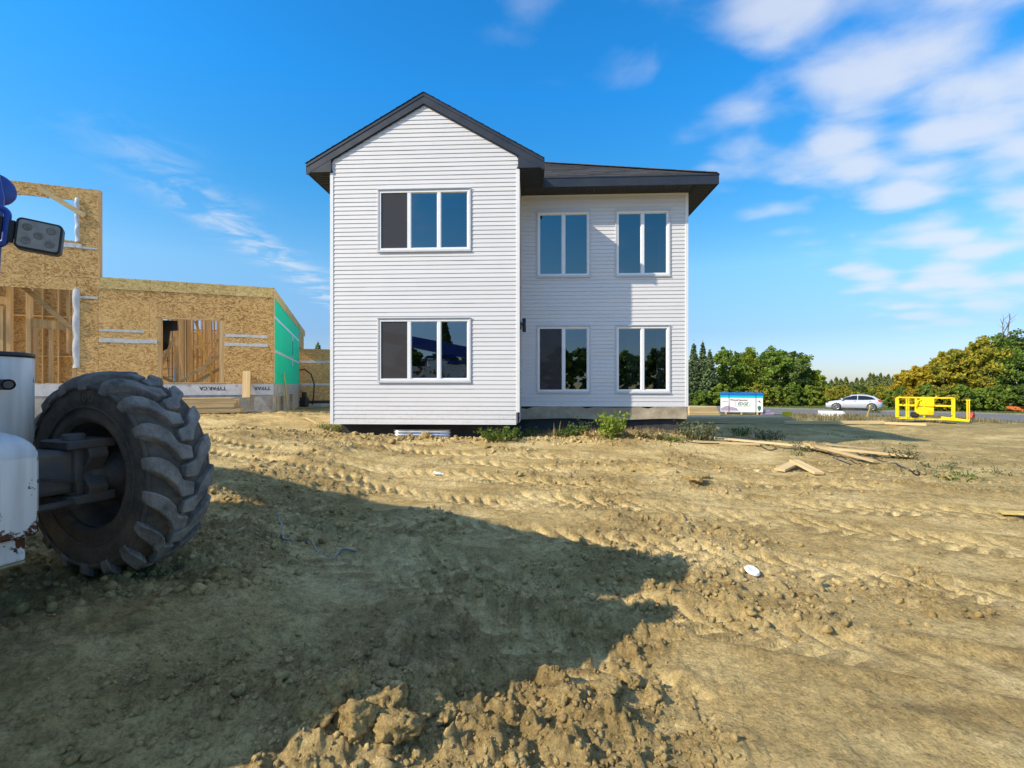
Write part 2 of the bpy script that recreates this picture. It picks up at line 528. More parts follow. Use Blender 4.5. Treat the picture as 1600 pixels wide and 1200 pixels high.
def wood(name, a, bcol, axis=0, scale=1.0):
    """sawn lumber: grain along one local axis, tone varies from piece to piece"""
    m, nt, b, L = pbsdf(name)
    b.inputs['Roughness'].default_value = .75
    b.inputs['Specular IOR Level'].default_value = .25
    tc = nt.nodes.new('ShaderNodeTexCoord')
    mp = N(nt, 'ShaderNodeMapping')
    sc = [22 * scale] * 3; sc[axis] = 1.2 * scale
    mp.inputs['Scale'].default_value = sc
    oi = nt.nodes.new('ShaderNodeObjectInfo')
    ad = N(nt, 'ShaderNodeVectorMath', operation='ADD')
    L(tc.outputs['Object'], ad.inputs[0])
    k = N(nt, 'ShaderNodeVectorMath', operation='SCALE'); k.inputs[0].default_value = (3, 7, 5)
    L(oi.outputs['Random'], k.inputs['Scale']); L(k.outputs[0], ad.inputs[1])
    L(ad.outputs[0], mp.inputs[0])
    n = N(nt, 'ShaderNodeTexNoise', i_Scale=1.0, i_Detail=4.0, i_Distortion=.6)
    L(mp.outputs[0], n.inputs['Vector'])
    r = ramp(nt, [(.3, bcol), (.65, a)])
    L(n.outputs['Fac'], r.inputs[0])
    hs = N(nt, 'ShaderNodeHueSaturation')
    mr = N(nt, 'ShaderNodeMapRange', i_3=.78, i_4=1.12)
    L(oi.outputs['Random'], mr.inputs[0]); L(mr.outputs[0], hs.inputs['Value'])
    L(r.outputs[0], hs.inputs['Color']); L(hs.outputs[0], b.inputs['Base Color'])
    return m


def osb(name, light, mid, dark):
    """strand board: layers of stretched cells, each flake its own tone"""
    m, nt, b, L = pbsdf(name)
    b.inputs['Roughness'].default_value = .8
    b.inputs['Specular IOR Level'].default_value = .2
    tc = nt.nodes.new('ShaderNodeTexCoord')
    sp = nt.nodes.new('ShaderNodeSeparateXYZ')
    L(tc.outputs['Object'], sp.inputs[0])
    ax = math_n(nt, 'MULTIPLY_ADD', sp.outputs[1], 1.0, sp.outputs[0])   # works on both wall directions
    cb = nt.nodes.new('ShaderNodeCombineXYZ')
    L(ax, cb.inputs[0]); L(sp.outputs[2], cb.inputs[1])
    cols = []
    for i, (ang, sx, sy) in enumerate(((14, 11, 42), (-28, 10, 38), (63, 12, 40))):
        mp = N(nt, 'ShaderNodeMapping')
        mp.inputs['Rotation'].default_value = (0, 0, math.radians(ang))
        mp.inputs['Location'].default_value = (i * 3.3, i * 1.7, 0)
        mp.inputs['Scale'].default_value = (sx, sy, 1)
        mpr = N(nt, 'ShaderNodeMapping'); mpr.inputs['Rotation'].default_value = (0, 0, math.radians(ang))
        L(cb.outputs[0], mpr.inputs[0])
        mp.inputs['Rotation'].default_value = (0, 0, 0)
        L(mpr.outputs[0], mp.inputs[0])
        v = N(nt, 'ShaderNodeTexVoronoi', voronoi_dimensions='2D', i_Scale=1.0, i_Randomness=1.0)
        L(mp.outputs[0], v.inputs['Vector'])
        cols.append(v)
    sel = N(nt, 'ShaderNodeTexVoronoi', voronoi_dimensions='2D', i_Scale=16.0)
    L(cb.outputs[0], sel.inputs['Vector'])
    s3 = nt.nodes.new('ShaderNodeSeparateColor'); L(sel.outputs['Color'], s3.inputs[0])
    tones = []
    for v in cols:
        q = nt.nodes.new('ShaderNodeSeparateColor'); L(v.outputs['Color'], q.inputs[0]); tones.append(q.outputs[0])
    a = N(nt, 'ShaderNodeMix', data_type='FLOAT')
    L(math_n(nt, 'GREATER_THAN', s3.outputs[0], .55), a.inputs[0]); L(tones[0], a.inputs[2]); L(tones[1], a.inputs[3])
    c = N(nt, 'ShaderNodeMix', data_type='FLOAT')
    L(math_n(nt, 'GREATER_THAN', s3.outputs[1], .72), c.inputs[0]); L(a.outputs[0], c.inputs[2]); L(tones[2], c.inputs[3])
    big = N(nt, 'ShaderNodeTexNoise', i_Scale=1.3, i_Detail=3.0)
    L(cb.outputs[0], big.inputs['Vector'])
    oi = nt.nodes.new('ShaderNodeObjectInfo')
    tone = math_n(nt, 'MULTIPLY_ADD', big.outputs['Fac'], .35, c.outputs[0])
    tone = math_n(nt, 'MULTIPLY_ADD', oi.outputs['Random'], .22, tone)
    tone = math_n(nt, 'MULTIPLY', tone, .68)
    r = ramp(nt, [(.10, dark), (.32, mid), (.60, light), (.90, tuple(min(1, x * 1.25) for x in light))])
    L(tone, r.inputs[0]); L(r.outputs[0], b.inputs['Base Color'])
    bp = N(nt, 'ShaderNodeBump', i_Strength=.35, i_Distance=.004)
    L(c.outputs[0], bp.inputs['Height']); L(bp.outputs[0], b.inputs['Normal'])
    return m


def ground_mat():
    m, nt, b, L = pbsdf('dirt')
    b.inputs['Roughness'].default_value = .95
    b.inputs['Specular IOR Level'].default_value = .12
    tc = nt.nodes.new('ShaderNodeTexCoord')
    P = tc.outputs['Object']
    def noise(s, d=5.0, r=.6, dist=0.0, vec=P):
        n = N(nt, 'ShaderNodeTexNoise', i_Scale=s, i_Detail=d, i_Roughness=r, i_Distortion=dist)
        L(vec, n.inputs['Vector']); return n.outputs['Fac']
    def mixc(f, a, bb, mode='MIX'):
        n = N(nt, 'ShaderNodeMix', data_type='RGBA', blend_type=mode)
        if isinstance(f, float): n.inputs['Factor'].default_value = f
        else: L(f, n.inputs['Factor'])
        for s, v in (('A', a), ('B', bb)):
            if isinstance(v, tuple): n.inputs[s].default_value = (*v, 1)
            else: L(v, n.inputs[s])
        return n.outputs['Result']
    mp = N(nt, 'ShaderNodeMapping')
    mp.inputs['Rotation'].default_value = (0, 0, .35); mp.inputs['Scale'].default_value = (.5, 2.4, 1)
    L(P, mp.inputs[0])
    base = ramp(nt, [(.30, (.285, .192, .078)), (.48, (.50, .362, .152)), (.66, (.76, .58, .272))])
    mixv = math_n(nt, 'MULTIPLY_ADD', noise(1.4, 8, .68, .4), .55, math_n(nt, 'MULTIPLY', noise(.9, 6, .6, .3, mp.outputs[0]), .45))
    L(mixv, base.inputs[0])
    # dried pale skin on crusts, darker damp soil between
    skin = ramp(nt, [(.50, 0.0), (.66, 1.0)])
    L(noise(.8, 9, .7, .8), skin.inputs[0])
    col = mixc(math_n(nt, 'MULTIPLY', skin.outputs[0], .72), base.outputs[0], (.85, .665, .34))
    damp = ramp(nt, [(.56, 0.0), (.72, 1.0)])
    L(noise(2.6, 7, .65, .5), damp.inputs[0])
    col = mixc(math_n(nt, 'MULTIPLY', damp.outputs[0], .75), col, (.165, .118, .060))
    pr = N(nt, 'ShaderNodeAttribute', attribute_name='press'); lo = N(nt, 'ShaderNodeAttribute', attribute_name='loose')
    brk = ramp(nt, [(.35, .25), (.6, 1.0)]); L(noise(6, 6, .7), brk.inputs[0])
    col = mixc(math_n(nt, 'MULTIPLY', math_n(nt, 'MULTIPLY', lo.outputs['Fac'], brk.outputs[0]), .55), col, (.185, .126, .050))
    col = mixc(math_n(nt, 'MULTIPLY', math_n(nt, 'MULTIPLY', pr.outputs['Fac'], brk.outputs[0]), .9), col, (.85, .665, .325))
    # olive tinge towards the right-hand field
    sp = nt.nodes.new('ShaderNodeSeparateXYZ'); L(P, sp.inputs[0])
    ol = N(nt, 'ShaderNodeMapRange', interpolation_type='SMOOTHSTEP', i_1=3.0, i_2=10.0, i_4=.30)
    L(sp.outputs[0], ol.inputs[0])
    col = mixc(ol.outputs[0], col, (.40, .325, .145))
    gr = math_n(nt, 'MULTIPLY_ADD', noise(17, 6, .75), .5, math_n(nt, 'MULTIPLY', noise(70, 5, .7), .5))
    grn = ramp(nt, [(.36, .42), (.5, .95), (.64, 1.32)])
    L(gr, grn.inputs[0])
    col = mixc(1.0, col, grn.outputs[0], 'MULTIPLY')
    # trampled weeds, thicker away from the house
    far = N(nt, 'ShaderNodeMapRange', interpolation_type='SMOOTHSTEP', i_1=17.5, i_2=24.0)
    L(sp.outputs[1], far.inputs[0])
    tuft = ramp(nt, [(.45, 0.0), (.58, 1.0)]); L(noise(1.7, 6, .7), tuft.inputs[0])
    field = ramp(nt, [(.35, (.20, .15, .065)), (.55, (.16, .145, .05)), (.7, (.30, .235, .12))]); L(noise(.6, 6, .7), field.inputs[0])
    col = mixc(math_n(nt, 'MULTIPLY', far.outputs[0], math_n(nt, 'MULTIPLY_ADD', tuft.outputs[0], .6, .4)), col, field.outputs[0])
    # mown verge beyond the road
    q = math_n(nt, 'MULTIPLY_ADD', sp.outputs[0], float(ROAD_N[0]), math_n(nt, 'MULTIPLY', sp.outputs[1], float(ROAD_N[1])))
    q = math_n(nt, 'SUBTRACT', q, float(ROAD_P @ ROAD_N))
    vg = N(nt, 'ShaderNodeMapRange', i_1=4.9, i_2=5.3); L(q, vg.inputs[0])
    lawn = ramp(nt, [(.35, (.085, .105, .022)), (.65, (.19, .19, .05))]); L(noise(1.1, 6, .7), lawn.inputs[0])
    col = mixc(vg.outputs[0], col, lawn.outputs[0])
    L(col, b.inputs['Base Color'])
    bh = math_n(nt, 'MULTIPLY_ADD', noise(30, 7, .75), 1.0, math_n(nt, 'MULTIPLY', noise(11, 7, .72), 1.6))
    bp = N(nt, 'ShaderNodeBump', i_Strength=.9, i_Distance=.035)
    L(bh, bp.inputs['Height']); L(bp.outputs[0], b.inputs['Normal'])
    return m


def leaf_mat(name, cols, trans=.42):
    m = bpy.data.materials.new(name); m.use_nodes = True
    nt = m.node_tree; nt.nodes.clear(); L = nt.links.new
    out = nt.nodes.new('ShaderNodeOutputMaterial')
    geo = nt.nodes.new('ShaderNodeNewGeometry')
    tc = nt.nodes.new('ShaderNodeTexCoord')
    n = N(nt, 'ShaderNodeTexNoise', i_Scale=.7, i_Detail=2.0)
    L(tc.outputs['Object'], n.inputs['Vector'])
    t = math_n(nt, 'MULTIPLY_ADD', geo.outputs['Random Per Island'], .55, math_n(nt, 'MULTIPLY_ADD', n.outputs['Fac'], .9, -.23))
    r = ramp(nt, [(i / (len(cols) - 1), c) for i, c in enumerate(cols)])
    L(t, r.inputs[0])
    d = nt.nodes.new('ShaderNodeBsdfPrincipled'); d.inputs['Roughness'].default_value = .6; d.inputs['Specular IOR Level'].default_value = .25
    tr = nt.nodes.new('ShaderNodeBsdfTranslucent')
    L(r.outputs[0], d.inputs['Base Color']); L(r.outputs[0], tr.inputs['Color'])
    mx = nt.nodes.new('ShaderNodeMixShader'); mx.inputs[0].default_value = trans
    L(d.outputs[0], mx.inputs[1]); L(tr.outputs[0], mx.inputs[2]); L(mx.outputs[0], out.inputs[0])
    return m


def glass_mat(name, refl=.235, tint=(.16, .20, .22)):
    """coated double glazing: mirrors the sky, lets a little of the room through"""
    m = bpy.data.materials.new(name); m.use_nodes = True
    nt = m.node_tree; nt.nodes.clear(); L = nt.links.new
    out = nt.nodes.new('ShaderNodeOutputMaterial')
    gl = nt.nodes.new('ShaderNodeBsdfGlossy'); gl.inputs['Roughness'].default_value = .006
    gl.inputs['Color'].default_value = (.74, .86, .90, 1)
    tr = nt.nodes.new('ShaderNodeBsdfTransparent'); tr.inputs['Color'].default_value = (*tint, 1)
    lw = N(nt, 'ShaderNodeLayerWeight', i_Blend=.35)
    fac = math_n(nt, 'MULTIPLY_ADD', lw.outputs['Fresnel'], .7, refl - .05, clamp=True)
    tc = nt.nodes.new('ShaderNodeTexCoord')
    n = N(nt, 'ShaderNodeTexNoise', i_Scale=.8, i_Detail=1.0); L(tc.outputs['Object'], n.inputs['Vector'])
    bp = N(nt, 'ShaderNodeBump', i_Strength=.02, i_Distance=.02); L(n.outputs['Fac'], bp.inputs['Height']); L(bp.outputs[0], gl.inputs['Normal'])
    mx = nt.nodes.new('ShaderNodeMixShader'); L(fac, mx.inputs[0])
    L(tr.outputs[0], mx.inputs[1]); L(gl.outputs[0], mx.inputs[2]); L(mx.outputs[0], out.inputs[0])
    return m


def siding_mat():
    m, nt, b, L = pbsdf('white_vinyl_siding')
    b.inputs['Roughness'].default_value = .45
    tc = nt.nodes.new('ShaderNodeTexCoord'); P = tc.outputs['Object']
    n = N(nt, 'ShaderNodeTexNoise', i_Scale=1.2, i_Detail=6.0); L(P, n.inputs['Vector'])
    oi = nt.nodes.new('ShaderNodeObjectInfo')
    r = ramp(nt, [(.3, (.625, .622, .645)), (.7, (.665, .662, .685))])
    L(math_n(nt, 'MULTIPLY_ADD', oi.outputs['Random'], .3, math_n(nt, 'MULTIPLY', n.outputs['Fac'], .7)), r.inputs[0])
    # mud splashes and dust near the ground
    sp = nt.nodes.new('ShaderNodeSeparateXYZ'); L(P, sp.inputs[0])
    lowm = N(nt, 'ShaderNodeMapRange', interpolation_type='SMOOTHSTEP', i_1=1.35, i_2=.5); L(sp.outputs[2], lowm.inputs[0])
    n2 = N(nt, 'ShaderNodeTexNoise', i_Scale=9.0, i_Detail=8.0, i_Roughness=.75); L(P, n2.inputs['Vector'])
    k = ramp(nt, [(.48, 0.0), (.75, 1.0)]); L(n2.outputs['Fac'], k.inputs[0])
    mx = N(nt, 'ShaderNodeMix', data_type='RGBA'); L(math_n(nt, 'MULTIPLY', math_n(nt, 'MULTIPLY', k.outputs[0], lowm.outputs[0]), .55), mx.inputs['Factor'])
    L(r.outputs[0], mx.inputs['A']); mx.inputs['B'].default_value = (.42, .34, .22, 1)
    L(mx.outputs['Result'], b.inputs['Base Color'])
    n3 = N(nt, 'ShaderNodeTexNoise', i_Scale=1.7, i_Detail=2.0); L(P, n3.inputs['Vector'])
    bp = N(nt, 'ShaderNodeBump', i_Strength=.25, i_Distance=.02); L(n3.outputs['Fac'], bp.inputs['Height']); L(bp.outputs[0], b.inputs['Normal'])
    return m


def screen_mat():
    m = bpy.data.materials.new('insect_screen'); m.use_nodes = True
    nt = m.node_tree; nt.nodes.clear(); L = nt.links.new
    out = nt.nodes.new('ShaderNodeOutputMaterial')
    d = nt.nodes.new('ShaderNodeBsdfDiffuse'); d.inputs['Color'].default_value = (.075, .07, .075, 1)
    t = nt.nodes.new('ShaderNodeBsdfTransparent')
    mx = nt.nodes.new('ShaderNodeMixShader'); mx.inputs[0].default_value = .72
    L(t.outputs[0], mx.inputs[1]); L(d.outputs[0], mx.inputs[2]); L(mx.outputs[0], out.inputs[0])
    return m


def painted_metal():
    """old white machine paint, scuffed, rusting where it is chipped"""
    m, nt, b, L = pbsdf('white_machine_paint')
    tc = nt.nodes.new('ShaderNodeTexCoord'); P = tc.outputs['Object']
    n = N(nt, 'ShaderNodeTexNoise', i_Scale=5.5, i_Detail=8.0, i_Roughness=.68); L(P, n.inputs['Vector'])
    n2 = N(nt, 'ShaderNodeTexNoise', i_Scale=1.6, i_Detail=4.0); L(P, n2.inputs['Vector'])
    mp = N(nt, 'ShaderNodeMapping'); mp.inputs['Scale'].default_value = (14, 14, 1.2); L(P, mp.inputs[0])
    n3 = N(nt, 'ShaderNodeTexNoise', i_Scale=1.0, i_Detail=4.0); L(mp.outputs[0], n3.inputs['Vector'])
    dirt = ramp(nt, [(.35, (.60, .60, .585)), (.62, (.80, .81, .80))]); L(n3.outputs['Fac'], dirt.inputs[0])
    mask = math_n(nt, 'MULTIPLY_ADD', n2.outputs['Fac'], .38, n.outputs['Fac'])
    so = nt.nodes.new('ShaderNodeSeparateXYZ'); L(P, so.inputs[0])
    low = N(nt, 'ShaderNodeMapRange', interpolation_type='SMOOTHSTEP', i_1=.92, i_2=.50, i_3=0.0, i_4=.085); L(so.outputs[2], low.inputs[0])
    rear = N(nt, 'ShaderNodeMapRange', interpolation_type='SMOOTHSTEP', i_1=.05, i_2=.38, i_3=0.0, i_4=1.0); L(so.outputs[1], rear.inputs[0])
    mask = math_n(nt, 'MULTIPLY_ADD', low.outputs[0], rear.outputs[0], mask)
    k = ramp(nt, [(.752, 0.0), (.770, 1.0)]); L(mask, k.inputs[0])
    rust = ramp(nt, [(.4, (.05, .018, .01)), (.7, (.17, .06, .02))]); L(n.outputs['Fac'], rust.inputs[0])
    mx = N(nt, 'ShaderNodeMix', data_type='RGBA'); L(k.outputs[0], mx.inputs['Factor']); L(dirt.outputs[0], mx.inputs['A']); L(rust.outputs[0], mx.inputs['B'])
    L(mx.outputs['Result'], b.inputs['Base Color'])
    rr = N(nt, 'ShaderNodeMapRange', i_3=.35, i_4=.9); L(k.outputs[0], rr.inputs[0]); L(rr.outputs[0], b.inputs['Roughness'])
    bp = N(nt, 'ShaderNodeBump', i_Strength=.3, i_Distance=.003, invert=True); L(k.outputs[0], bp.inputs['Height']); L(bp.outputs[0], b.inputs['Normal'])
    return m


def shingle_mat():
    m, nt, b, L = pbsdf('asphalt_shingle')
    b.inputs['Roughness'].default_value = .9
    tc = nt.nodes.new('ShaderNodeTexCoord')
    oi = N(nt, 'ShaderNodeTexNoise', i_Scale=3.0, i_Detail=5.0); L(tc.outputs['Object'], oi.inputs['Vector'])
    g = N(nt, 'ShaderNodeNewGeometry')
    t = math_n(nt, 'MULTIPLY_ADD', g.outputs['Random Per Island'], .5, math_n(nt, 'MULTIPLY', oi.outputs['Fac'], .6))
    r = ramp(nt, [(.2, (.040, .039, .041)), (.8, (.092, .087, .088))]); L(t, r.inputs[0]); L(r.outputs[0], b.inputs['Base Color'])
    return m


M = {}
M['dirt'] = ground_mat()
M['siding'] = siding_mat()
M['trim'] = simple('white_vinyl_trim', (.74, .75, .78), .4, .04, 3)
M['wframe'] = simple('white_window_vinyl', (.78, .80, .84), .32, .03, 5)
M['jtrim'] = simple('grey_white_channel', (.55, .56, .59), .45, .05, 5)
M['fascia'] = simple('dark_navy_fascia', (.027, .031, .043), .4, .2, 2.5)
M['soffit'] = simple('black_soffit', (.012, .012, .015), .5, .2, 4)
M['shingle'] = shingle_mat()
M['sheath'] = simple('wall_sheathing', (.45, .42, .38), .8, .1, 3)
M['drywall'] = simple('grey_drywall', (.42, .41, .40), .9, .06, 2)
M['glass'] = glass_mat('window_glass')
M['screen'] = screen_mat()
M['curtain'] = simple('white_curtain', (.75, .74, .72), .8, .05, 6)
M['wrap'] = simple('brown_foundation_wrap', (.36, .30, .21), .55, .25, 3.5, bump=.5, bscale=7)
M['damp'] = simple('damp_proofing_and_shade', (.05, .05, .052), .85, .3, 3)  # near black; also stands in for shade behind openings and panel gaps
M['concrete'] = simple('concrete', (.40, .385, .35), .85, .28, 3.5, bump=.3, bscale=25)
M['kerb'] = simple('dusty_kerb', (.20, .19, .165), .9, .25, 2)
M['galv'] = simple('galvanised_steel', (.72, .73, .76), .28, .12, 4, metal=1.0)
M['black'] = simple('black_metal', (.018, .018, .02), .45, .2, 9)
M['osb'] = osb('strand_board', (.66, .43, .178), (.48, .275, .098), (.25, .13, .046))
M['osb_pale'] = osb('pale_strand_board', (.62, .47, .21), (.50, .36, .13), (.28, .19, .065))
M['stud'] = wood('framing_lumber', (.74, .52, .26), (.56, .36, .16), 2)
M['lumber'] = wood('fresh_lumber', (.68, .52, .285), (.52, .36, .17), 0)
M['lumber_grey'] = wood('weathered_lumber', (.54, .43, .26), (.38, .30, .18), 0)
M['green'] = simple('green_membrane', (.0, .68, .37), .6, .10, 2.0, spec=.15, bump=.25, bscale=9)
M['tape'] = simple('silver_seam_tape', (.60, .61, .62), .35, .14, 9, bump=.4, bscale=18)
M['wrapwhite'] = simple('white_house_wrap', (.60, .61, .63), .5, .12, 5, bump=.4, bscale=10)
M['ink'] = simple('black_ink', (.02, .03, .035), .6)
M['paint'] = painted_metal()
M['blue'] = simple('blue_machine_paint', (.012, .06, .35), .32, .2, 4)
M['darksteel'] = simple('greasy_dark_steel', (.060, .060, .064), .6, .5, 7, bump=.4, bscale=30, hue=(.125, .10, .07))
M['rubber'] = simple('dusty_tyre_rubber', (.066, .061, .055), .88, .45, 5, spec=.2, bump=.6, bscale=45, hue=(.165, .140, .105))
M['tread'] = simple('worn_dusty_tread', (.25, .235, .21), .92, .35, 7, spec=.15, bump=.7, bscale=60, hue=(.12, .11, .10))
M['lens'] = simple('lamp_lens', (.30, .295, .275), .35, .2, 25)
M['reflector'] = simple('dull_reflector', (.20, .195, .17), .5, .3, 40)
M['chrome'] = simple('bright_metal', (.75, .75, .76), .2, metal=1.0)
M['asphalt'] = simple('road_asphalt', (.16, .155, .15), .9, .18, 1.2, bump=.3, bscale=60)
M['bark'] = simple('bark', (.10, .082, .065), .95, .4, 12, bump=.6, bscale=30)
M['twig'] = simple('grey_dead_wood', (.19, .165, .14), .9, .3, 12)
M['yellow'] = simple('yellow_paint', (.80, .60, .0), .42, .25, 3)
M['silver'] = simple('silver_car_paint', (.66, .68, .73), .24, .04, 3, metal=.35)
M['carglass'] = simple('dark_car_glass', (.012, .014, .018), .06)
M['red'] = simple('red_plastic', (.55, .03, .02), .45, .1, 5)
M['orange'] = simple('orange_plastic', (.62, .16, .035), .6, .2, 6)
M['bundle'] = simple('white_printed_wrap', (.80, .80, .82), .45, .05, 5, bump=.2, bscale=6)
M['wrapblue'] = simple('blue_printed_wrap', (.0, .13, .50), .45, .08, 5)
M['wrapteal'] = simple('teal_printed_wrap', (.0, .47, .55), .45, .06, 5)
M['inkgreen'] = simple('green_ink', (.015, .17, .11), .5)
M['inkred'] = simple('maroon_ink', (.20, .06, .08), .5)
M['inkpale'] = simple('mauve_ink', (.36, .30, .42), .5)
M['foam'] = simple('white_foam', (.84, .84, .84), .6, .04, 4)
M['blackpipe'] = simple('black_plastic', (.02, .02, .021), .4)
M['lid'] = simple('white_plastic_lid', (.86, .86, .87), .35)
M['bottle'] = simple('clear_bottle_plastic', (.55, .60, .68), .15, .1, 20)
M['rope'] = simple('grey_cord', (.30, .29, .25), .8, .2, 30)
M['yellowwood'] = wood('yellow_lath', (.55, .42, .16), (.42, .31, .10), 2)
M['brace'] = wood('brace_board', (.60, .43, .22), (.44, .28, .12), 0)
M['orangewood'] = simple('yellow_brace', (.75, .40, .06), .6, .15, 5)
M['leaf_green'] = leaf_mat('green_leaves', [(0.077, 0.129, 0.022), (0.181, 0.276, 0.041), (0.353, 0.433, 0.070)])
M['leaf_light'] = leaf_mat('light_leaves', [(0.123, 0.184, 0.026), (0.267, 0.350, 0.047), (0.495, 0.517, 0.086)])
M['leaf_dark'] = leaf_mat('dark_leaves', [(0.057, 0.096, 0.026), (0.129, 0.199, 0.044), (0.249, 0.295, 0.076)])
M['leaf_gold'] = leaf_mat('gold_leaves', [(.20, .15, .014), (.46, .35, .025), (.66, .54, .07)])
M['leaf_mix'] = leaf_mat('turning_leaves', [(0.133, 0.175, 0.026), (0.344, 0.341, 0.044), (0.799, 0.552, 0.055)])
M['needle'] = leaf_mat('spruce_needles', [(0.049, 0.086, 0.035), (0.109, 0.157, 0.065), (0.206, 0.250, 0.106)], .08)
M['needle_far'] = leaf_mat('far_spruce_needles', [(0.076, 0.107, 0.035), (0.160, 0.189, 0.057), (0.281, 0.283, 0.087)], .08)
M['grass'] = leaf_mat('green_grass', [(.045, .085, .012), (.10, .16, .025), (.22, .25, .05)], .3)
M['weed'] = leaf_mat('grey_green_weed', [(.06, .075, .03), (.14, .15, .07), (.26, .25, .13)], .25)
M['straw'] = leaf_mat('dry_straw', [(.17, .11, .045), (.30, .21, .09), (.42, .33, .17)], .2)

# ------------------------------------------------------------------ ground, road
def build_ground():
    fr = np.arange(-56, 56.01, .135)
    bk = np.concatenate([np.arange(58, 303, 3.0)])
    ang = np.radians(np.concatenate([fr, bk]))          # clockwise from +Y
    r = [.15]
    while r[-1] < 1.25: r.append(r[-1] * 1.05)
    while r[-1] < 30: r.append(r[-1] * 1.0068)
    while r[-1] < 75: r.append(r[-1] * 1.015)
    while r[-1] < 2600: r.append(r[-1] * 1.07)
    r = np.array(r)
    A, R = np.meshgrid(ang, r)
    X = (R * np.sin(A)).ravel(); Y = (R * np.cos(A)).ravel()
    Z = H(X, Y); att = {k: v.copy() for k, v in FIELDS.items()}
    na, nr = len(ang), len(r)
    i = np.arange(nr - 1)[:, None]; j = np.arange(na)[None, :]
    j2 = (j + 1) % na
    Q = np.stack([(i * na + j), (i + 1) * na + j, (i + 1) * na + j2, i * na + j2], -1).reshape(-1, 4)
    Q = Q[:, ::-1]
    V = np.stack([X, Y, Z], 1)
    # close the small hole under the camera
    V = np.vstack([V, [[0, 0, float(Z[:na].mean())]]])
    me = np_mesh('ground', V, Q, smooth=True)
    for k, v in att.items():
        a_ = me.attributes.new(k, 'FLOAT', 'POINT'); a_.data.foreach_set('value', np.append(v, 0).astype(np.float32))
    o = link('ground', me, M['dirt'])
    tag(o, 'bare churned clay ground with tyre tracks and dry clods', kind='structure')
    fan = MB().add([tuple(V[k]) for k in range(na)] + [tuple(V[-1])], [(k, na, (k + 1) % na) for k in range(na)])
    bm = bmesh.new(); bm.from_mesh(me)
    bm.verts.ensure_lookup_table()
    for k in range(na):
        f = bm.faces.new((bm.verts[k], bm.verts[(k + 1) % na], bm.verts[len(V) - 1])); f.smooth = True
        if f.normal.z < 0: f.normal_flip()
    bm.to_mesh(me); bm.free()
    return o


build_ground()


def build_road():
    S = np.concatenate([np.arange(-170, -30, 4.0), np.arange(-30, 60, .8), np.arange(60, 171, 4.0)])
    T = np.linspace(-5.0, 5.0, 14)
    V = []; Q = []
    for s in S:
        for t in T:
            p = ROAD_P + ROAD_D * s + ROAD_N * t
            V.append((p[0], p[1], 0))
    V = np.array(V)
    V[:, 2] = H(V[:, 0], V[:, 1], False) + .05 - .004 * 0
    n = len(T)
    for i in range(len(S) - 1):
        for j in range(n - 1):
            Q.append((i * n + j, (i + 1) * n + j, (i + 1) * n + j + 1, i * n + j + 1))
    o = link('road', np_mesh('road', V, np.array(Q)[:, ::-1], smooth=True), M['asphalt'])
    tag(o, 'grey asphalt street passing behind the lot', kind='structure')
    # kerb on the far side
    mb = MB()
    pts = []
    for s in np.arange(-60, 90, 3.0):
        p = ROAD_P + ROAD_D * s + ROAD_N * 5.12
        pts.append(Vector((p[0], p[1], hz(p[0], p[1]) + .06)))
    for a, b in zip(pts[:-1], pts[1:]): mb.beam(a, b, .2, .22)
    tag(mb.build('kerb', M['kerb']), 'low concrete kerb along the far side of the street', kind='structure')


build_road()

# ------------------------------------------------------------------ white house
ZB, ZBR = .54, .90          # bottoms of the siding
WL, UR, RV = 4.50, 8.92, 1.60
SOF, EAVE = 6.57, 6.82
SLOPE, APEX = .571, 8.43
house = empty('white_house', (HO[0], HO[1], 0), -HT,
              'new two storey house with white lap siding, black gable trim and six windows', 'house')
WIN_L = [(1.13, 3.37, 4.655, 6.145), (1.13, 3.37, 1.545, 3.075)]
WIN_R = [(4.93, 6.37, 4.365, 6.135), (7.03, 8.47, 4.365, 6.135), (4.93, 6.37, 1.262, 3.068), (7.03, 8.47, 1.262, 3.068)]


def wall_with_holes(mb, u0, u1, z0, z1, v0, v1, holes):
    us = sorted({u0, u1, *[h[0] for h in holes], *[h[1] for h in holes]})
    zs = sorted({z0, z1, *[h[2] for h in holes], *[h[3] for h in holes]})
    us = [u for u in us if u0 <= u <= u1]; zs = [z for z in zs if z0 <= z <= z1]
    for a, b in zip(us[:-1], us[1:]):
        for c, d in zip(zs[:-1], zs[1:]):
            m = ((a + b) / 2, (c + d) / 2)
            if any(h[0] < m[0] < h[1] and h[2] < m[1] < h[3] for h in holes): continue
            mb.box((a, v0, c), (b, v1, d))


def gable_lim(z, pad=0.0):
    """u range of the gable wall at height z"""
    if z <= SOF: return 0.0, WL
    half = (APEX - .30 - z) / SLOPE
    return max(0.0, WL / 2 - half), min(WL, WL / 2 + half)


# structural walls (shell)
mb = MB()
wall_with_holes(mb, .02, WL - .02, ZB + .03, SOF, .012, .14, [(h[0] + .06, h[1] - .06, h[2] + .06, h[3] - .06) for h in WIN_L])
mb.prism([(.02, SOF), (WL - .02, SOF), (WL - .02, SOF + .05), (WL / 2, APEX - .34), (.02, SOF + .05)], .012, .14)
wall_l = mb.build('front_wall', M['sheath'], house)
mb = MB()
wall_with_holes(mb, WL + .0, UR - .02, ZBR + .03, SOF + .02, RV + .012, RV + .14, [(h[0] + .06, h[1] - .06, h[2] + .06, h[3] - .06) for h in WIN_R])
wall_r = mb.build('recessed_wall', M['sheath'], house)
HB = RV + 9.0
mb = MB()
mb.box((.012, .142, ZB + .03), (.14, HB, SOF)).box((WL - .14, .142, ZB + .03), (WL - .012, RV + .01, SOF))
mb.box((UR - .14, RV + .142, ZBR + .03), (UR - .012, HB, SOF)).box((.142, HB - .14, ZB + .03), (UR - .142, HB, SOF))
side_wall = mb.build('side_wall', M['sheath'], house)
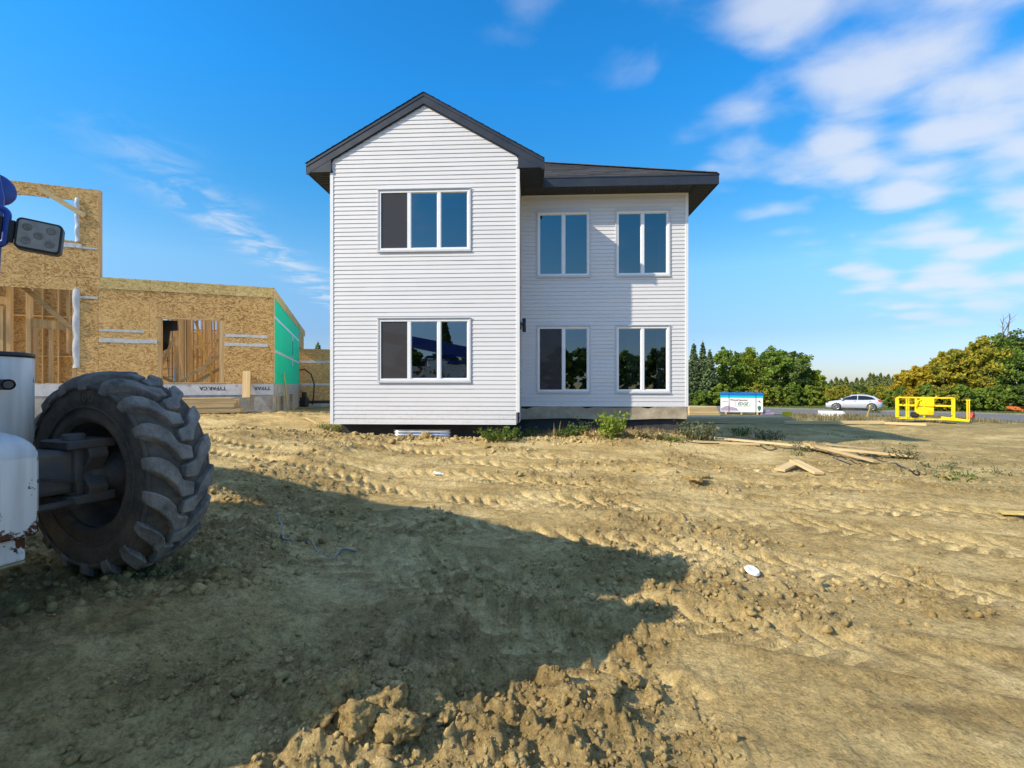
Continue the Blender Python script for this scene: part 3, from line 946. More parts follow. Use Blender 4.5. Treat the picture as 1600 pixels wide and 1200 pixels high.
# rooms behind the glass
mb = MB()
for z in (ZBR + .06, 3.75, SOF - .04):
    mb.box((.145, .145, z - .02), (WL - .145, RV, z)).box((.145, RV + .145, z - .02), (UR - .145, HB - .145, z))
mb.box((.145, 5.2, ZBR + .07), (UR - .145, 5.3, 3.72)).box((.145, 5.2, 3.76), (UR - .145, 5.3, SOF - .07))
mb.box((WL + .0, RV + .15, ZBR + .07), (WL + .1, 5.19, 3.72)).box((WL + .0, RV + .15, 3.76), (WL + .1, 5.19, SOF - .07))
mb.build('interior_partition', M['drywall'], house)


def siding_face(wallobj, u_lim, z0, z1, holes, vpos):
    """two-course vinyl panels; every panel an object of its own"""
    ex = .1016
    k = 0
    z = z0
    while z < z1 - .01:
        segs = {}
        for c in range(2):
            ca, cbt = z + c * ex, min(z + (c + 1) * ex, z1)
            if ca >= z1 - .005: break
            cuts = sorted({ca, cbt, *[q for h in holes for q in (h[2], h[3]) if ca < q < cbt]})
            for a, b in zip(cuts[:-1], cuts[1:]):
                act = [h for h in holes if h[2] <= (a + b) / 2 <= h[3]]
                la, ra = u_lim(a); lb, rb = u_lim(b)
                if ra - la < .03: continue
                edges_a = [la]; edges_b = [lb]
                for h in sorted(act):
                    edges_a += [h[0], h[1]]; edges_b += [h[0], h[1]]
                edges_a.append(ra); edges_b.append(rb)
                full = all(any(h[2] <= z + .001 and h[3] >= min(z + 2 * ex, z1) - .001 for h in [hh]) for hh in act) and act
                for i in range(0, len(edges_a), 2):
                    key = i if full else 0
                    segs.setdefault(key, []).append((a, b, ca, edges_a[i], edges_a[i + 1], edges_b[i], edges_b[i + 1]))
        parts_ = []
        row = int(round((z - z0) / (2 * ex)))
        for key, strips in segs.items():
            wmin = min(q[3] for q in strips); wmax = max(q[4] for q in strips)
            if wmax - wmin > 3.0:                     # butt lap: two lengths overlap, staggered from row to row
                uj = wmin + (wmax - wmin) * (.19, .78, .46, .66, .30)[(row * 2 + key) % 5]
                L_, R_ = [], []
                for (a, b, ca, p, q, p2, q2) in strips:
                    if uj >= max(q, q2) - .02: L_.append((a, b, ca, p, q, p2, q2))
                    elif uj <= min(p, p2) + .02: R_.append((a, b, ca, p, q, p2, q2))
                    else: L_.append((a, b, ca, p, uj, p2, uj)); R_.append((a, b, ca, uj - .03, q, uj - .03, q2))
                parts_ += [(L_, 0.0), (R_, .0022)]
            else: parts_.append((strips, 0.0))
        for strips, off in parts_:
            if not strips: continue
            mb = MB()
            for a, b, ca, ua0, ua1, ub0, ub1 in strips:
                da = off + .019 - .014 * (a - ca) / ex; db = off + .019 - .014 * (b - ca) / ex
                mb.add([(ua0, vpos - da, a), (ua1, vpos - da, a), (ub1, vpos - db, b), (ub0, vpos - db, b)], [(0, 1, 2, 3)])
                if abs(a - ca) < 1e-6:
                    mb.add([(ua0, vpos - da, a), (ua1, vpos - da, a), (ua1, vpos - .003, a + .002), (ua0, vpos - .003, a + .002)], [(3, 2, 1, 0)])
            me = bpy.data.meshes.new('siding_panel'); me.from_pydata(mb.v, [], mb.f); me.update()
            link('siding_panel', me, M['siding'], wallobj)
        z += 2 * ex


siding_face(wall_l, lambda z: ((gable_lim(z)[0] + .055 if z < SOF else gable_lim(z)[0]), (gable_lim(z)[1] - .055 if z < SOF else gable_lim(z)[1])), ZB + .035, APEX - .31, WIN_L, 0.0)
siding_face(wall_r, lambda z: (WL + .03, UR - .055), ZBR + .035, SOF, WIN_R, RV)
# side walls seen only from further round: one joined skin each
for nm, uu, va, vb, z0, sgn in (('side_siding', 0.0, .06, HB, ZB + .035, -1), ('side_siding', WL, .06, RV - .03, ZB + .035, 1), ('side_siding', UR, RV + .06, HB, ZBR + .035, 1)):
    mb = MB(); z = z0
    while z < SOF - .02:
        b = min(z + .1016, SOF)
        p = [(uu + sgn * .019, va, z), (uu + sgn * .019, vb, z), (uu + sgn * .005, vb, b), (uu + sgn * .005, va, b)]
        mb.add(p, [(0, 1, 2, 3)]); mb.add([p[0], p[1], (uu, vb, z), (uu, va, z)], [(0, 1, 2, 3)])
        z = b
    o = mb.build(nm, M['siding'], side_wall); o['kind'] = 'stuff'
# starter strips and corner posts
part('starter_strip', M['trim'], house, (.056, -.020, ZB), (WL - .056, .0, ZB + .034))
part('starter_strip', M['trim'], house, (WL + .03, RV - .020, ZBR), (UR - .056, RV, ZBR + .034))
def corner(u0, u1, v0, v1, z0, z1):
    MB().box((u0, v0, z0), (u1, v1, z1)).build('corner_post', M['trim'], house, .004)
corner(-.026, .055, -.026, .06, ZB - .005, SOF - .002)
corner(WL - .055, WL + .026, -.026, .06, ZB + .29, SOF - .002)
corner(UR - .055, UR + .026, RV - .026, RV + .06, ZBR - .005, SOF - .002)
part('frieze_trim', M['trim'], house, (WL + .03, RV - .023, SOF - .05), (UR - .056, RV - .0195, SOF - .002))
part('inside_corner_trim', M['trim'], house, (WL + .0195, RV - .05, ZBR), (WL + .029, RV - .0005, SOF - .055))


def window(u0, u1, z0, z1, v, npan, screens, curtain=None):
    """vinyl unit: outer channel, frame, mullions, a pane per light, insect screen"""
    w = MB()
    t = .035
    # outer grey-white channel, proud of the siding
    for a, b in (((u0, z0), (u1, z0 + t)), ((u0, z1 - t), (u1, z1)), ((u0, z0 + t), (u0 + t, z1 - t)), ((u1 - t, z0 + t), (u1, z1 - t))):
        w.box((a[0], v - .040, a[1]), (b[0], v + .02, b[1]))
    win = w.build('window', M['jtrim'], house, .003)
    sill = MB().box((u0 - .005, v - .052, z0 - .012), (u1 + .005, v - .041, z0 + .018)).build('sill_trim', M['jtrim'], win)
    part('head_flashing', M['jtrim'], win, (u0 - .008, v - .056, z1 - .012), (u1 + .008, v - .041, z1 + .006))
    f0, f1, g0, g1 = u0 + t, u1 - t, z0 + t, z1 - t
    k = .048
    fr = MB()
    for a, b in (((f0, g0), (f1, g0 + k)), ((f0, g1 - k), (f1, g1)), ((f0, g0 + k), (f0 + k, g1 - k)), ((f1 - k, g0 + k), (f1, g1 - k))):
        fr.box((a[0], v - .026, a[1]), (b[0], v + .06, b[1]))
    fr.build('frame', M['wframe'], win, .004)
    a0, a1, b0, b1 = f0 + k, f1 - k, g0 + k, g1 - k
    mw = .082
    wd = (a1 - a0 - mw * (npan - 1)) / npan
    for i in range(npan):
        p0 = a0 + i * (wd + mw)
        if i < npan - 1:
            MB().box((p0 + wd, v - .022, b0), (p0 + wd + mw, v + .06, b1)).build('mullion', M['wframe'], win, .004)
        e = MB(); q = .014
        pp = [(p0, b0), (p0 + wd, b1)]
        e.box((p0, v + .008, b0), (p0 + wd, v + .03, b0 + q)).box((p0, v + .008, b1 - q), (p0 + wd, v + .03, b1))
        e.box((p0, v + .008, b0 + q), (p0 + q, v + .03, b1 - q)).box((p0 + wd - q, v + .008, b0 + q), (p0 + wd, v + .03, b1 - q))
        e.build('glazing_bead', M['wframe'], win)
        # single sheet of glass
        tl = .0008 * math.sin(i * 2.1 + u0 * 3 + z0)
        g = MB().add([(p0 + q, v + .020 + tl, b0 + q), (p0 + wd - q, v + .020 - tl, b0 + q), (p0 + wd - q, v + .020 - tl, b1 - q), (p0 + q, v + .020 + tl, b1 - q)], [(0, 1, 2, 3)])
        g.build('pane', M['glass'], win, fix=False)
        if i in screens:
            MB().add([(p0 + .004, v - .006, b0 + .004), (p0 + wd - .004, v - .006, b0 + .004), (p0 + wd - .004, v - .006, b1 - .004), (p0 + .004, v - .006, b1 - .004)], [(0, 1, 2, 3)]).build('insect_screen', M['screen'], win, fix=False)
    if curtain:
        for (c0, c1) in curtain:
            vs = []; nn = 40
            for i in range(nn + 1):
                uu = c0 + (c1 - c0) * i / nn
                dv = .04 * math.sin(i * 1.25) + .015 * math.sin(i * .6)
                vs += [(uu, v + .20 + dv, b0 - .3), (uu, v + .20 + dv * .6, b1 + .1)]
            MB().add(vs, [(2 * i, 2 * i + 2, 2 * i + 3, 2 * i + 1) for i in range(nn)], smooth=True).build('curtain', M['curtain'], win, fix=False)
    return win


for (a, b, c, d) in WIN_L: window(a, b, c, d, 0.0, 3, (0,))
window(*WIN_R[0], RV, 2, ()); window(*WIN_R[1], RV, 2, (), [(8.20, 8.40)])
window(*WIN_R[2], RV, 2, (0,)); window(*WIN_R[3], RV, 2, (), [(7.36, 7.74), (8.16, 8.42)])
# stick leaning inside the lower front window
MB().beam((2.17, .10, 1.60), (2.17, .11, 2.02), .02, .02).build('window_stop', M['trim'], house)

# --- roofs
def shingle_slope(mb, p0, along, up, length_fn, rise, n, t=.008):
    """lapped courses climbing `up` from p0; length_fn(k)-> (start,end) along"""
    nrm = along.cross(up).normalized()
    if nrm.z < 0: nrm = -nrm
    for i in range(n):
        a = p0 + up * (rise * i / n); b = p0 + up * (rise * (i + 1) / n)
        s0, e0 = length_fn(i / n); s1, e1 = length_fn((i + 1) / n)
        tabs = max(1, int((e0 - s0) / .9))
        for k in range(tabs):
            q0, q1 = k / tabs, (k + 1) / tabs
            A0 = a + along * (s0 + (e0 - s0) * q0); A1 = a + along * (s0 + (e0 - s0) * q1)
            B1 = b + along * (s1 + (e1 - s1) * q1); B0 = b + along * (s1 + (e1 - s1) * q0)
            lift = nrm * (t + .003 * ((i * 7 + k * 5) % 3))
            mb.add([A0 + lift, A1 + lift, B1 + nrm * .003, B0 + nrm * .003], [(0, 1, 2, 3)])
            mb.add([A0, A1, A1 + lift, A0 + lift], [(0, 1, 2, 3)])


OH = .57
UM = WL / 2
eL, eR = -OH, WL + OH + .02
VF = -.07                           # the gable trim stands only just off the wall
roof = MB()
hs_ = eR - UM
zE = APEX - SLOPE * hs_
deck = []
for sgn in (-1, 1):
    # deck slab
    e = UM + sgn * hs_
    poly = [(UM, APEX - .02), (e, zE - .02), (e, zE - .05), (UM, APEX - .055)]
    roof.prism(poly, VF, 8.0)
gable_roof = roof.build('gable_roof', M['black'], house)
mb = MB()
for sgn in (-1, 1):
    e = UM + sgn * (hs_ + .015)
    p0 = Vector((e, VF - .02, zE - .025)); up = Vector((-sgn, 0, SLOPE)); 
    shingle_slope(mb, p0, Vector((0, 1, 0)), up, lambda k: (0, 8.0), hs_ + .015, 22)
mb.build('shingles', M['shingle'], gable_roof)['kind'] = 'stuff'
# rake fascia boards, two steps of metal
for sgn in (-1, 1):
    e = UM + sgn * (hs_ - .0)
    def rk(x0, x1, d0, d1, v0, v1, name):
        z0_ = APEX - SLOPE * abs(x0 - UM); z1_ = APEX - SLOPE * abs(x1 - UM)
        MB().prism([(x0, z0_ - d0), (x1, z1_ - d0), (x1, z1_ - d1), (x0, z0_ - d1)], v0, v1).build(name, M['fascia'], house)
    rk(UM, e, .052, .105, VF - .012, 0.0, 'drip_edge')
    rk(UM, e, .106, .285, VF, -.021, 'rake_fascia')
    rk(UM, UM + sgn * (UM - .01), .286, .305, VF + .025, -.02, 'rake_return')
# boxed eave returns
for sgn, ue, uw in ((-1, eL, 0.0), (1, eR, WL)):
    top_w = APEX - SLOPE * abs(uw - UM) - .286
    top_e = APEX - SLOPE * abs(ue - UM) - .286
    ww = uw - sgn * .012
    MB().prism([(ue, SOF + .002), (ww, SOF + .002), (ww, top_w), (ue, max(top_e, SOF + .003))], VF + .004, -.021).build('eave_return', M['fascia'], house)
    # long eave: fascia, soffit with ribs running out from the wall
    v1 = 8.0 if sgn < 0 else RV - OH
    part('eave_fascia', M['fascia'], house, (min(ue, ue + sgn * .02), VF, SOF - .012), (max(ue, ue + sgn * .02), v1, zE - .055))
    s = MB()
    v = VF + .01
    while v < v1 - .05:
        s.box((min(ue, uw), v, SOF), (max(ue, uw), v + .078, SOF + .012)); s.box((min(ue, uw), v + .078, SOF + .010), (max(ue, uw), v + .1, SOF + .016))
        v += .1
    so = s.build('soffit', M['soffit'], house); so['kind'] = 'stuff'

# main hip roof
VE = RV - OH
UE = UR + OH + .02
BE = HB + OH
PIT = .55
hip = MB()
x0, x1, y0, y1 = -OH + .05, UE, VE, BE
W2 = (y1 - y0) / 2
rz_ = EAVE - .02 + PIT * W2
rx0, rx1 = x0 + W2, x1 - W2
if rx0 > rx1: rx0 = rx1 = (x0 + x1) / 2
ym = (y0 + y1) / 2
hip.add([(x0, y0, EAVE - .02), (x1, y0, EAVE - .02), (x1, y1, EAVE - .02), (x0, y1, EAVE - .02), (rx0, ym, rz_), (rx1, ym, rz_)],
        [(0, 1, 5, 4), (1, 2, 5), (2, 3, 4, 5), (3, 0, 4), (3, 2, 1, 0)])
hip_roof = hip.build('hip_roof', M['black'], house)
mb = MB()
Lx = x1 - x0
shingle_slope(mb, Vector((x0, y0 - .015, EAVE - .022)), Vector((1, 0, 0)), Vector((0, 1, PIT)), lambda k: (k * (rx0 - x0), Lx - k * (x1 - rx1)), W2, 36)
Ly = y1 - y0
shingle_slope(mb, Vector((x1 + .015, y0, EAVE - .022)), Vector((0, 1, 0)), Vector((-(x1 - rx1) / W2, 0, PIT)), lambda k: (k * W2, Ly - k * W2), W2, 36)
mb.build('shingles', M['shingle'], hip_roof)['kind'] = 'stuff'
mb = MB()
for i in range(26):
    t0, t1 = i / 26, (i + 1) / 26 + .012
    a = Vector((x1, y0, EAVE)).lerp(Vector((rx1, ym, rz_ + .02)), t0); b = Vector((x1, y0, EAVE)).lerp(Vector((rx1, ym, rz_ + .02)), min(1, t1))
    mb.beam(a + Vector((0, 0, .012)), b + Vector((0, 0, .005)), .2, .014)
mb.build('ridge_cap', M['shingle'], hip_roof)['kind'] = 'stuff'
part('eave_fascia', M['fascia'], house, (eR + .001, VE - .012, SOF - .012), (UE + .02, VE + .012, EAVE - .045))
part('drip_edge', M['fascia'], house, (eR + .021, VE - .024, EAVE - .044), (UE + .03, VE + .01, EAVE - .012))
part('eave_fascia', M['fascia'], house, (UE - .005, VE + .0125, SOF - .012), (UE + .019, BE, EAVE - .045))
s = MB()
u = WL + .0
while u < UR:
    s.box((u, VE + .013, SOF), (u + .08, RV, SOF + .012)); s.box((u + .08, VE + .013, SOF + .011), (u + .1, RV, SOF + .016)); u += .1
s.build('soffit', M['soffit'], house)['kind'] = 'stuff'
s = MB(); v = VE + .013
while v < HB:
    s.box((UR + .03, v, SOF), (UE - .006, v + .08, SOF + .012)); s.box((UR + .03, v + .08, SOF + .011), (UE - .006, v + .1, SOF + .016)); v += .1
s.build('soffit', M['soffit'], house)['kind'] = 'stuff'

# --- foundation
mb = MB()
mb.box((.08, .42, -1.2), (WL - .3, 1.9, ZB + .02)).box((WL - .299, RV + .06, -1.2), (UR - .04, HB - .05, ZBR + .02)).box((.08, 1.901, -1.2), (WL - .3, HB - .05, ZB + .02))
mb.build('foundation', M['damp'], house)
# brown wrap under the recessed wall, slightly rumpled sheet with folded pleats
nu, nz = 90, 7
vs = []
rng = random.Random(4)
ph = [rng.random() * 6 for _ in range(6)]
for j in range(nz):
    for i in range(nu):
        uu = WL - .27 + (UR - .02 - WL + .27) * i / (nu - 1)
        tz = j / (nz - 1)
        zz = .565 + .018 * math.sin(uu * 2.3 + 1) + tz * (ZBR - .01 - .565)
        notch = max(0, .05 - abs((uu - WL + .1) % 1.62 - .25) * .25) * (1 if j == nz - 1 else 0)
        dv = .012 * math.sin(uu * 3.1 + tz * 2 + ph[0]) + .008 * math.sin(uu * 9 - tz * 5 + ph[1]) + .006 * math.sin(uu * 21 + tz * 9 + ph[2])
        vs.append((uu, RV - .005 - abs(dv) - .035 * (1 - tz) ** 2, zz - notch))
fs = [(j * nu + i, j * nu + i + 1, (j + 1) * nu + i + 1, (j + 1) * nu + i) for j in range(nz - 1) for i in range(nu - 1)]
MB().add(vs, fs, smooth=True).build('foundation_wrap', M['wrap'], house, fix=False)
part('foundation_wrap', M['wrap'], house, (UR - .019, RV + .0, .55), (UR - .005, RV + 2.0, ZBR - .01))
# black outdoor lamp and a small vent on the return wall
lamp = MB().box((WL + .02, .60, 2.86), (WL + .055, .72, 3.06)).build('wall_lamp', M['black'], house, .006)
MB().lathe([(2.80, .0), (2.80, .045), (3.14, .045), (3.14, 0)], 14, 'Z', M=Matrix.Translation((WL + .115, .66, 0))).build('lamp_body', M['black'], lamp)
MB().beam((WL + .05, .66, 2.99), (WL + .12, .66, 2.99), .05, .05).build('lamp_arm', M['black'], lamp)
part('outlet_cover', M['jtrim'], house, (WL + .02, .5, 1.42), (WL + .05, .6, 1.56), .006)
part('outlet_cover', M['jtrim'], house, (WL + .02, .5, 1.78), (WL + .04, .58, 1.90), .006)

# corrugated window well under the front wall
ww = MB()
cx, half, dep_ = 2.20, .70, .45
nn, rows = 26, 60
def well(t):                                        # U-shaped plan
    if t < .25: return (cx - half, .30 - (t / .25) * .30 - .0, -1, 0)
    if t > .75: return (cx + half, (t - .75) / .25 * .30, 1, 0)
    a = (t - .25) / .5
    return None
path = []
for i in range(6): path.append((cx - half, .35 - .28 * i / 5, -1, 0))
for i in range(1, 7):
    a = i / 7 * math.pi / 2; path.append((cx - half + .16 * (1 - math.cos(a)), .07 - .16 * math.sin(a), -math.cos(a), -math.sin(a)))
for i in range(9): path.append((cx - half + .16 + (2 * half - .32) * i / 8, -.09, 0, -1))
for i in range(6, 0, -1):
    a = i / 7 * math.pi / 2; path.append((cx + half - .16 * (1 - math.cos(a)), .07 - .16 * math.sin(a), math.cos(a), -math.sin(a)))
for i in range(5, -1, -1): path.append((cx + half, .35 - .28 * i / 5, 1, 0))
vs = []; fs = []
rows = 49
for j in range(rows):
    zz = -.05 + .47 * j / (rows - 1); d = .011 * math.sin(zz / .068 * 2 * math.pi)
    for (a, b, nx_, ny_) in path: vs.append((a + nx_ * d, b + ny_ * d, zz))
n = len(path)
fs = [(j * n + i, j * n + i + 1, (j + 1) * n + i + 1, (j + 1) * n + i) for j in range(rows - 1) for i in range(n - 1)]
o = MB().add(vs, fs, smooth=True).build('window_well', M['galv'], None, fix=False)
o.location = (HO[0], HO[1], 0); o.rotation_euler = (0, 0, -HT)
tag(o, 'corrugated galvanised window well half buried under the front wall', 'window well')

# ------------------------------------------------------------------ unfinished neighbour house
NA = math.radians(19.7)
nb = empty('unfinished_house', (-7.5507, 15, 0), NA,
           'unfinished wood framed house sheathed in bare strand board with a green membrane side', 'house')
FZ = 1.50
ZW = FZ + 3.05                     # top of the low wall
XJ = -4.49                         # where the tall part begins
ZT = FZ + 5.52
XE = -13.0
OP = (-3.066, -1.37, FZ + .03, FZ + 1.98)       # low wall opening
SH = .012
def panel(x0, x1, z0, z1, mat='osb', yf=0.0, name='osb_panel', parent=None, t=.011):
    g = .0028
    return MB().box((x0 + g, yf - t, z0 + g), (x1 - g, yf, z1 - g)).build(name, M[mat], parent or nb)
def sheets(x0, x1, z0, z1, w, h, holes=(), mat='osb', yf=0.0, off=0.0, parent=None):
    """wall skin of separate boards, cut round the openings, staggered row by row"""
    z = z0; r = 0
    while z < z1 - .01:
        zb = min(z + h, z1)
        x = x0 - (off if r % 2 else 0)
        while x < x1 - .01:
            xa, xb = max(x, x0), min(x + w, x1)
            cells = [(xa, xb, z, zb)]
            for hx0, hx1, hz0, hz1 in holes:
                nc = []
                for (a, b, c, d) in cells:
                    if hx1 <= a or hx0 >= b or hz1 <= c or hz0 >= d: nc.append((a, b, c, d)); continue
                    if hx0 > a: nc.append((a, hx0, c, d))
                    if hx1 < b: nc.append((hx1, b, c, d))
                    aa, bb = max(a, hx0), min(b, hx1)
                    if hz0 > c: nc.append((aa, bb, c, hz0))
                    if hz1 < d: nc.append((aa, bb, hz1, d))
                cells = nc
            for (a, b, c, d) in cells:
                if b - a > .03 and d - c > .03: panel(a, b, c, d, mat, yf, parent=parent)
            x += w
        z = zb; r += 1
# low wall: boards above the floor, pale rim band at the top
sheets(XJ, 0, FZ, FZ + 2.72, 2.44, 1.22, [OP], off=1.22)
for a, b, d in ((XJ, -3.25, .30), (-3.25, -2.35, .31), (-2.35, -1.05, .31), (-1.05, 0, .31)):
    panel(a, b, FZ + 2.722, ZW, 'osb_pale', -.012 if a < -3.3 else -.012)
# tall wall
OPU = (XE + 1.2, -4.93, FZ + 4.02, FZ + 5.16)
OPL = (XE + .6, -4.985, FZ + .03, FZ + 2.63)
sheets(XE, XJ, FZ, ZT, 2.44, 1.5, [OPU, OPL])
MB().box((XJ + .001, -.02, ZW), (XJ + .04, .14, ZT)).build('corner_stud', M['stud'], nb)
mb = MB(); wall_with_holes(mb, XJ + .002, -.003, FZ + .002, ZW - .004, .0005, .006, [OP]); wall_with_holes(mb, XE, XJ, FZ + .002, ZT - .004, .0005, .006, [OPU, OPL])
mb.build('dark_gap_backing', M['damp'], nb)  # dark backing added so no light shows through the panel gaps
# framing behind the skins (studs, plates) : every stick its own part
def stick(a, b, w=.038, t=.14, name='stud', mat='stud', up=(0, 1, 0)):
    return MB().beam(a, b, w, t, up=up).build(name, M[mat], nb)
for x in np.arange(XJ + .02, 0, .406):
    if OP[0] - .02 < x < OP[1] + .02: continue
    stick((x, .07, FZ + .04), (x, .07, ZW - .04))
for x in np.arange(XE, XJ, .61):
    for z0, z1 in ((FZ, OPL[2]), (OPL[3], OPU[2]), (OPU[3], ZT)):
        if OPL[0] < x < OPL[1] and z1 - z0 > .2 and not (z0 == FZ): stick((x, .07, z0 + .02), (x, .07, z1 - .02))
stick((XJ, .07, ZW - .02), (0, .07, ZW - .02), .13, .038, 'top_plate', up=(0, 0, 1))
stick((XE, .07, ZT - .02), (XJ, .07, ZT - .02), .13, .038, 'top_plate', up=(0, 0, 1))
# opening trims
for x in (OP[0] + .019, OP[0] + .06, OP[1] - .019, OP[1] - .06, OP[1] - .10):
    stick((x, .06, OP[2]), (x, .06, OP[3]), name='jack_stud')
stick((OP[0], .06, OP[3] - .02), (OP[1], .06, OP[3] - .02), .14, .04, 'header', up=(0, 0, 1))
stick((OP[0], .04, OP[2] + .0), (OP[1], .04, OP[2] + .0), .16, .03, 'sill_plate', up=(0, 0, 1))
for x in (OPL[1] - .03, OPL[1] - .075): stick((x, .06, OPL[2]), (x, .06, OPL[3]), name='jack_stud')
stick((OPU[1] - .03, .06, OPU[2]), (OPU[1] - .03, .06, OPU[3]), name='jack_stud')
# inner stud walls seen through the openings
def stud_wall(p0, p1, h, sp=.406, z0=FZ, mats='stud', skin=None, double=True, blocks=True):
    p0 = Vector(p0); p1 = Vector(p1); d = p1 - p0; l = d.length; d.normalize()
    n = int(l / sp) + 1
    nrm = Vector((-d.y, d.x, 0))
    for i in range(n + 1):
        q = p0 + d * min(l, i * sp)
        a = Vector((q.x, q.y, z0 + .04)); b = Vector((q.x, q.y, z0 + h - .04))
        MB().beam(a, b, .038, .14, up=nrm).build('stud', M[mats], nb)
    for zz in (z0 + .02, z0 + h - .02):
        MB().beam((p0.x, p0.y, zz), (p1.x, p1.y, zz), .14, .038).build('plate', M[mats], nb)
    if blocks:
        for k, zz in enumerate((z0 + h * .36, z0 + h * .78)):
            MB().beam((p0.x, p0.y, zz), (p1.x, p1.y, zz + .02), .12, .03).build('blocking', M[mats], nb)
    if skin:
        off = nrm * skin
        m = MB()
        a = p0 + off; b = p1 + off
        MB().beam((a.x, a.y, z0 + h / 2), (b.x, b.y, z0 + h / 2), .011, h).build('osb_panel', M['osb'], nb)
def ix(u, y):
    """x at depth y lying behind the fraction u of the low opening"""
    x = OP[0] + u * (OP[1] - OP[0]); return x + y * (x - 2.05) / 16.67
def istud(u, y, h=2.55, w=.045, mat='stud', z0=0.0): stick((ix(u, y), y, FZ + z0), (ix(u, y), y, FZ + h), w, .14, 'stud', mat)
for u in (.275, .305): istud(u, .9, w=.05)
for u in (.36, .385, .415, .455, .475): istud(u, 1.9)
for u in (.335, .43): istud(u, 2.6, mat='lumber_grey', w=.09)
for u in (.52, .585, .655, .74, .80, .845, .90): istud(u, 3.6)
for u in (.70, .765, .93): istud(u, 2.4, w=.05)
for u in (.15, .20, .235): istud(u, 4.2)
for u0, u1, y, z in ((.30, .50, 1.95, 2.30), (.50, .98, 3.65, 1.98), (.5, .95, 3.68, 1.0), (.13, .26, 4.2, 1.55)):
    stick((ix(u0, y), y, FZ + z), (ix(u1, y), y, FZ + z), .09, .04, 'plate', up=(0, 0, 1))
MB().box((ix(-.25, 5.0), 4.95, FZ), (ix(1.25, 5.0), 5.02, FZ + 2.05)).build('osb_panel', M['osb'], nb)
def ibrace(u0, z0, u1, z1, y, mat='brace', w=.085, y1=None):
    stick((ix(u0, y), y, FZ + z0), (ix(u1, y1 or y), y1 or y, FZ + z1), .035, w, 'brace', mat, up=(0, 1, 0)) if False else MB().beam((ix(u0, y), y, FZ + z0), (ix(u1, y1 or y), y1 or y, FZ + z1), .03, w).build('brace', M[mat], nb)
ibrace(.56, 1.97, .84, .03, .55, 'orangewood', .075)
ibrace(.33, .06, 1.0, .98, .45)
ibrace(.53, .03, .99, .55, .8)
ibrace(.02, .45, .25, 1.45, .5)
ibrace(.0, .28, .25, .03, .55)
ibrace(.62, .2, .92, 1.50, 1.6)
ibrace(.52, 1.2, .90, 1.55, 2.2)
ibrace(.70, .05, .80, .60, 1.3, 'lumber', .12)
# rooms' far walls and the sloping inner wall of the tall part
def jx(x, y): return x + y * (x - 2.05) / 16.67
MB().box((-14.0, 3.1, FZ), (-6.2, 3.16, FZ + 3.75)).build('osb_panel', M['osb'], nb)
for k in range(19): stick((-6.3 - k * .406, 3.0, FZ), (-6.3 - k * .406, 3.0, FZ + 3.7), .034, .13)
for z in (.95, 2.25): MB().beam((-13.5, 3.0, FZ + z), (-6.22, 3.0, FZ + z - .05), .10, .034).build('blocking', M['stud'], nb)
MB().beam((jx(-5.98, 1.0), 1.0, FZ + 1.78), (jx(-4.95, 1.0), 1.0, FZ + 1.70), .04, .25).build('header', M['stud'], nb)
stick((jx(-6.0, 1.0), 1.0, FZ), (jx(-6.0, 1.0), 1.0, FZ + 3.0), .075, .14); stick((jx(-5.88, 1.05), 1.05, FZ), (jx(-5.88, 1.05), 1.05, FZ + 1.66), .05, .14)
stick((jx(-5.55, 1.05), 1.05, FZ), (jx(-5.55, 1.05), 1.05, FZ + 1.66), .05, .14); stick((jx(-5.17, .6), .6, FZ + .9), (jx(-5.17, .6), .6, FZ + 3.0), .05, .1)
stick((jx(-6.43, .8), .8, FZ), (jx(-6.43, .8), .8, FZ + 3.0), .09, .14, 'post'); stick((jx(-6.6, .8), .8, FZ), (jx(-6.6, .8), .8, FZ + 2.2), .12, .14, 'post'); stick((-8.4, .8, FZ + 2.55), (jx(-6.48, .8), .8, FZ + 2.35), .06, .22, 'header', up=(0, 0, 1))
MB().beam((jx(-6.15, .5), .5, FZ + 2.75), (jx(-4.95, .5), .5, FZ + 1.45), .035, .13).build('brace', M['brace'], nb)
MB().beam((-5.80, -.04, FZ + 5.38), (-4.78, -.04, FZ + 4.74), .038, .135).build('brace', M['lumber'], nb)
# sloping stringer inside the upper opening
MB().beam((jx(-6.6, 1.2), 1.2, FZ + 4.72), (jx(-4.8, 1.2), 1.2, FZ + 4.05), .05, .2).build('rafter', M['osb'], nb)
for k in range(3): stick((jx(-5.35 + k * .17, 1.3), 1.3, FZ + 3.9), (jx(-5.35 + k * .17, 1.3), 1.3, FZ + 4.35 - k * .06), .038, .09)
# seam tape and wrapped jambs
def tape(x0, x1, z, h=.11, y=-.0135, mat='tape', wob=.008, seed=0):
    rng = random.Random(seed + int(x0 * 100)); n = max(3, int((x1 - x0) / .07))
    vs = []
    for i in range(n + 1):
        x = x0 + (x1 - x0) * i / n
        vs += [(x, y - .002 - rng.random() * .004, z + rng.uniform(-wob, wob)), (x, y - .002 - rng.random() * .004, z + h + rng.uniform(-wob, wob))]
    return MB().add(vs, [(2 * i, 2 * i + 2, 2 * i + 3, 2 * i + 1) for i in range(n)]).build('seam_tape', M[mat], nb, fix=False)
tape(XJ + .02, -3.40, FZ + 1.50, .07); tape(XJ + .02, -3.08, FZ + 1.19, .115)
tape(-1.34, -.18, FZ + 1.45, .085); tape(-1.36, -.16, FZ + 1.17, .10)
tape(-4.93, XJ - .02, FZ + 3.82, .05); tape(-4.93, XJ - .02, FZ + 2.42, .06)
tape(-8.5, -4.86, FZ + 3.83, .12, -.02, 'wrapwhite')
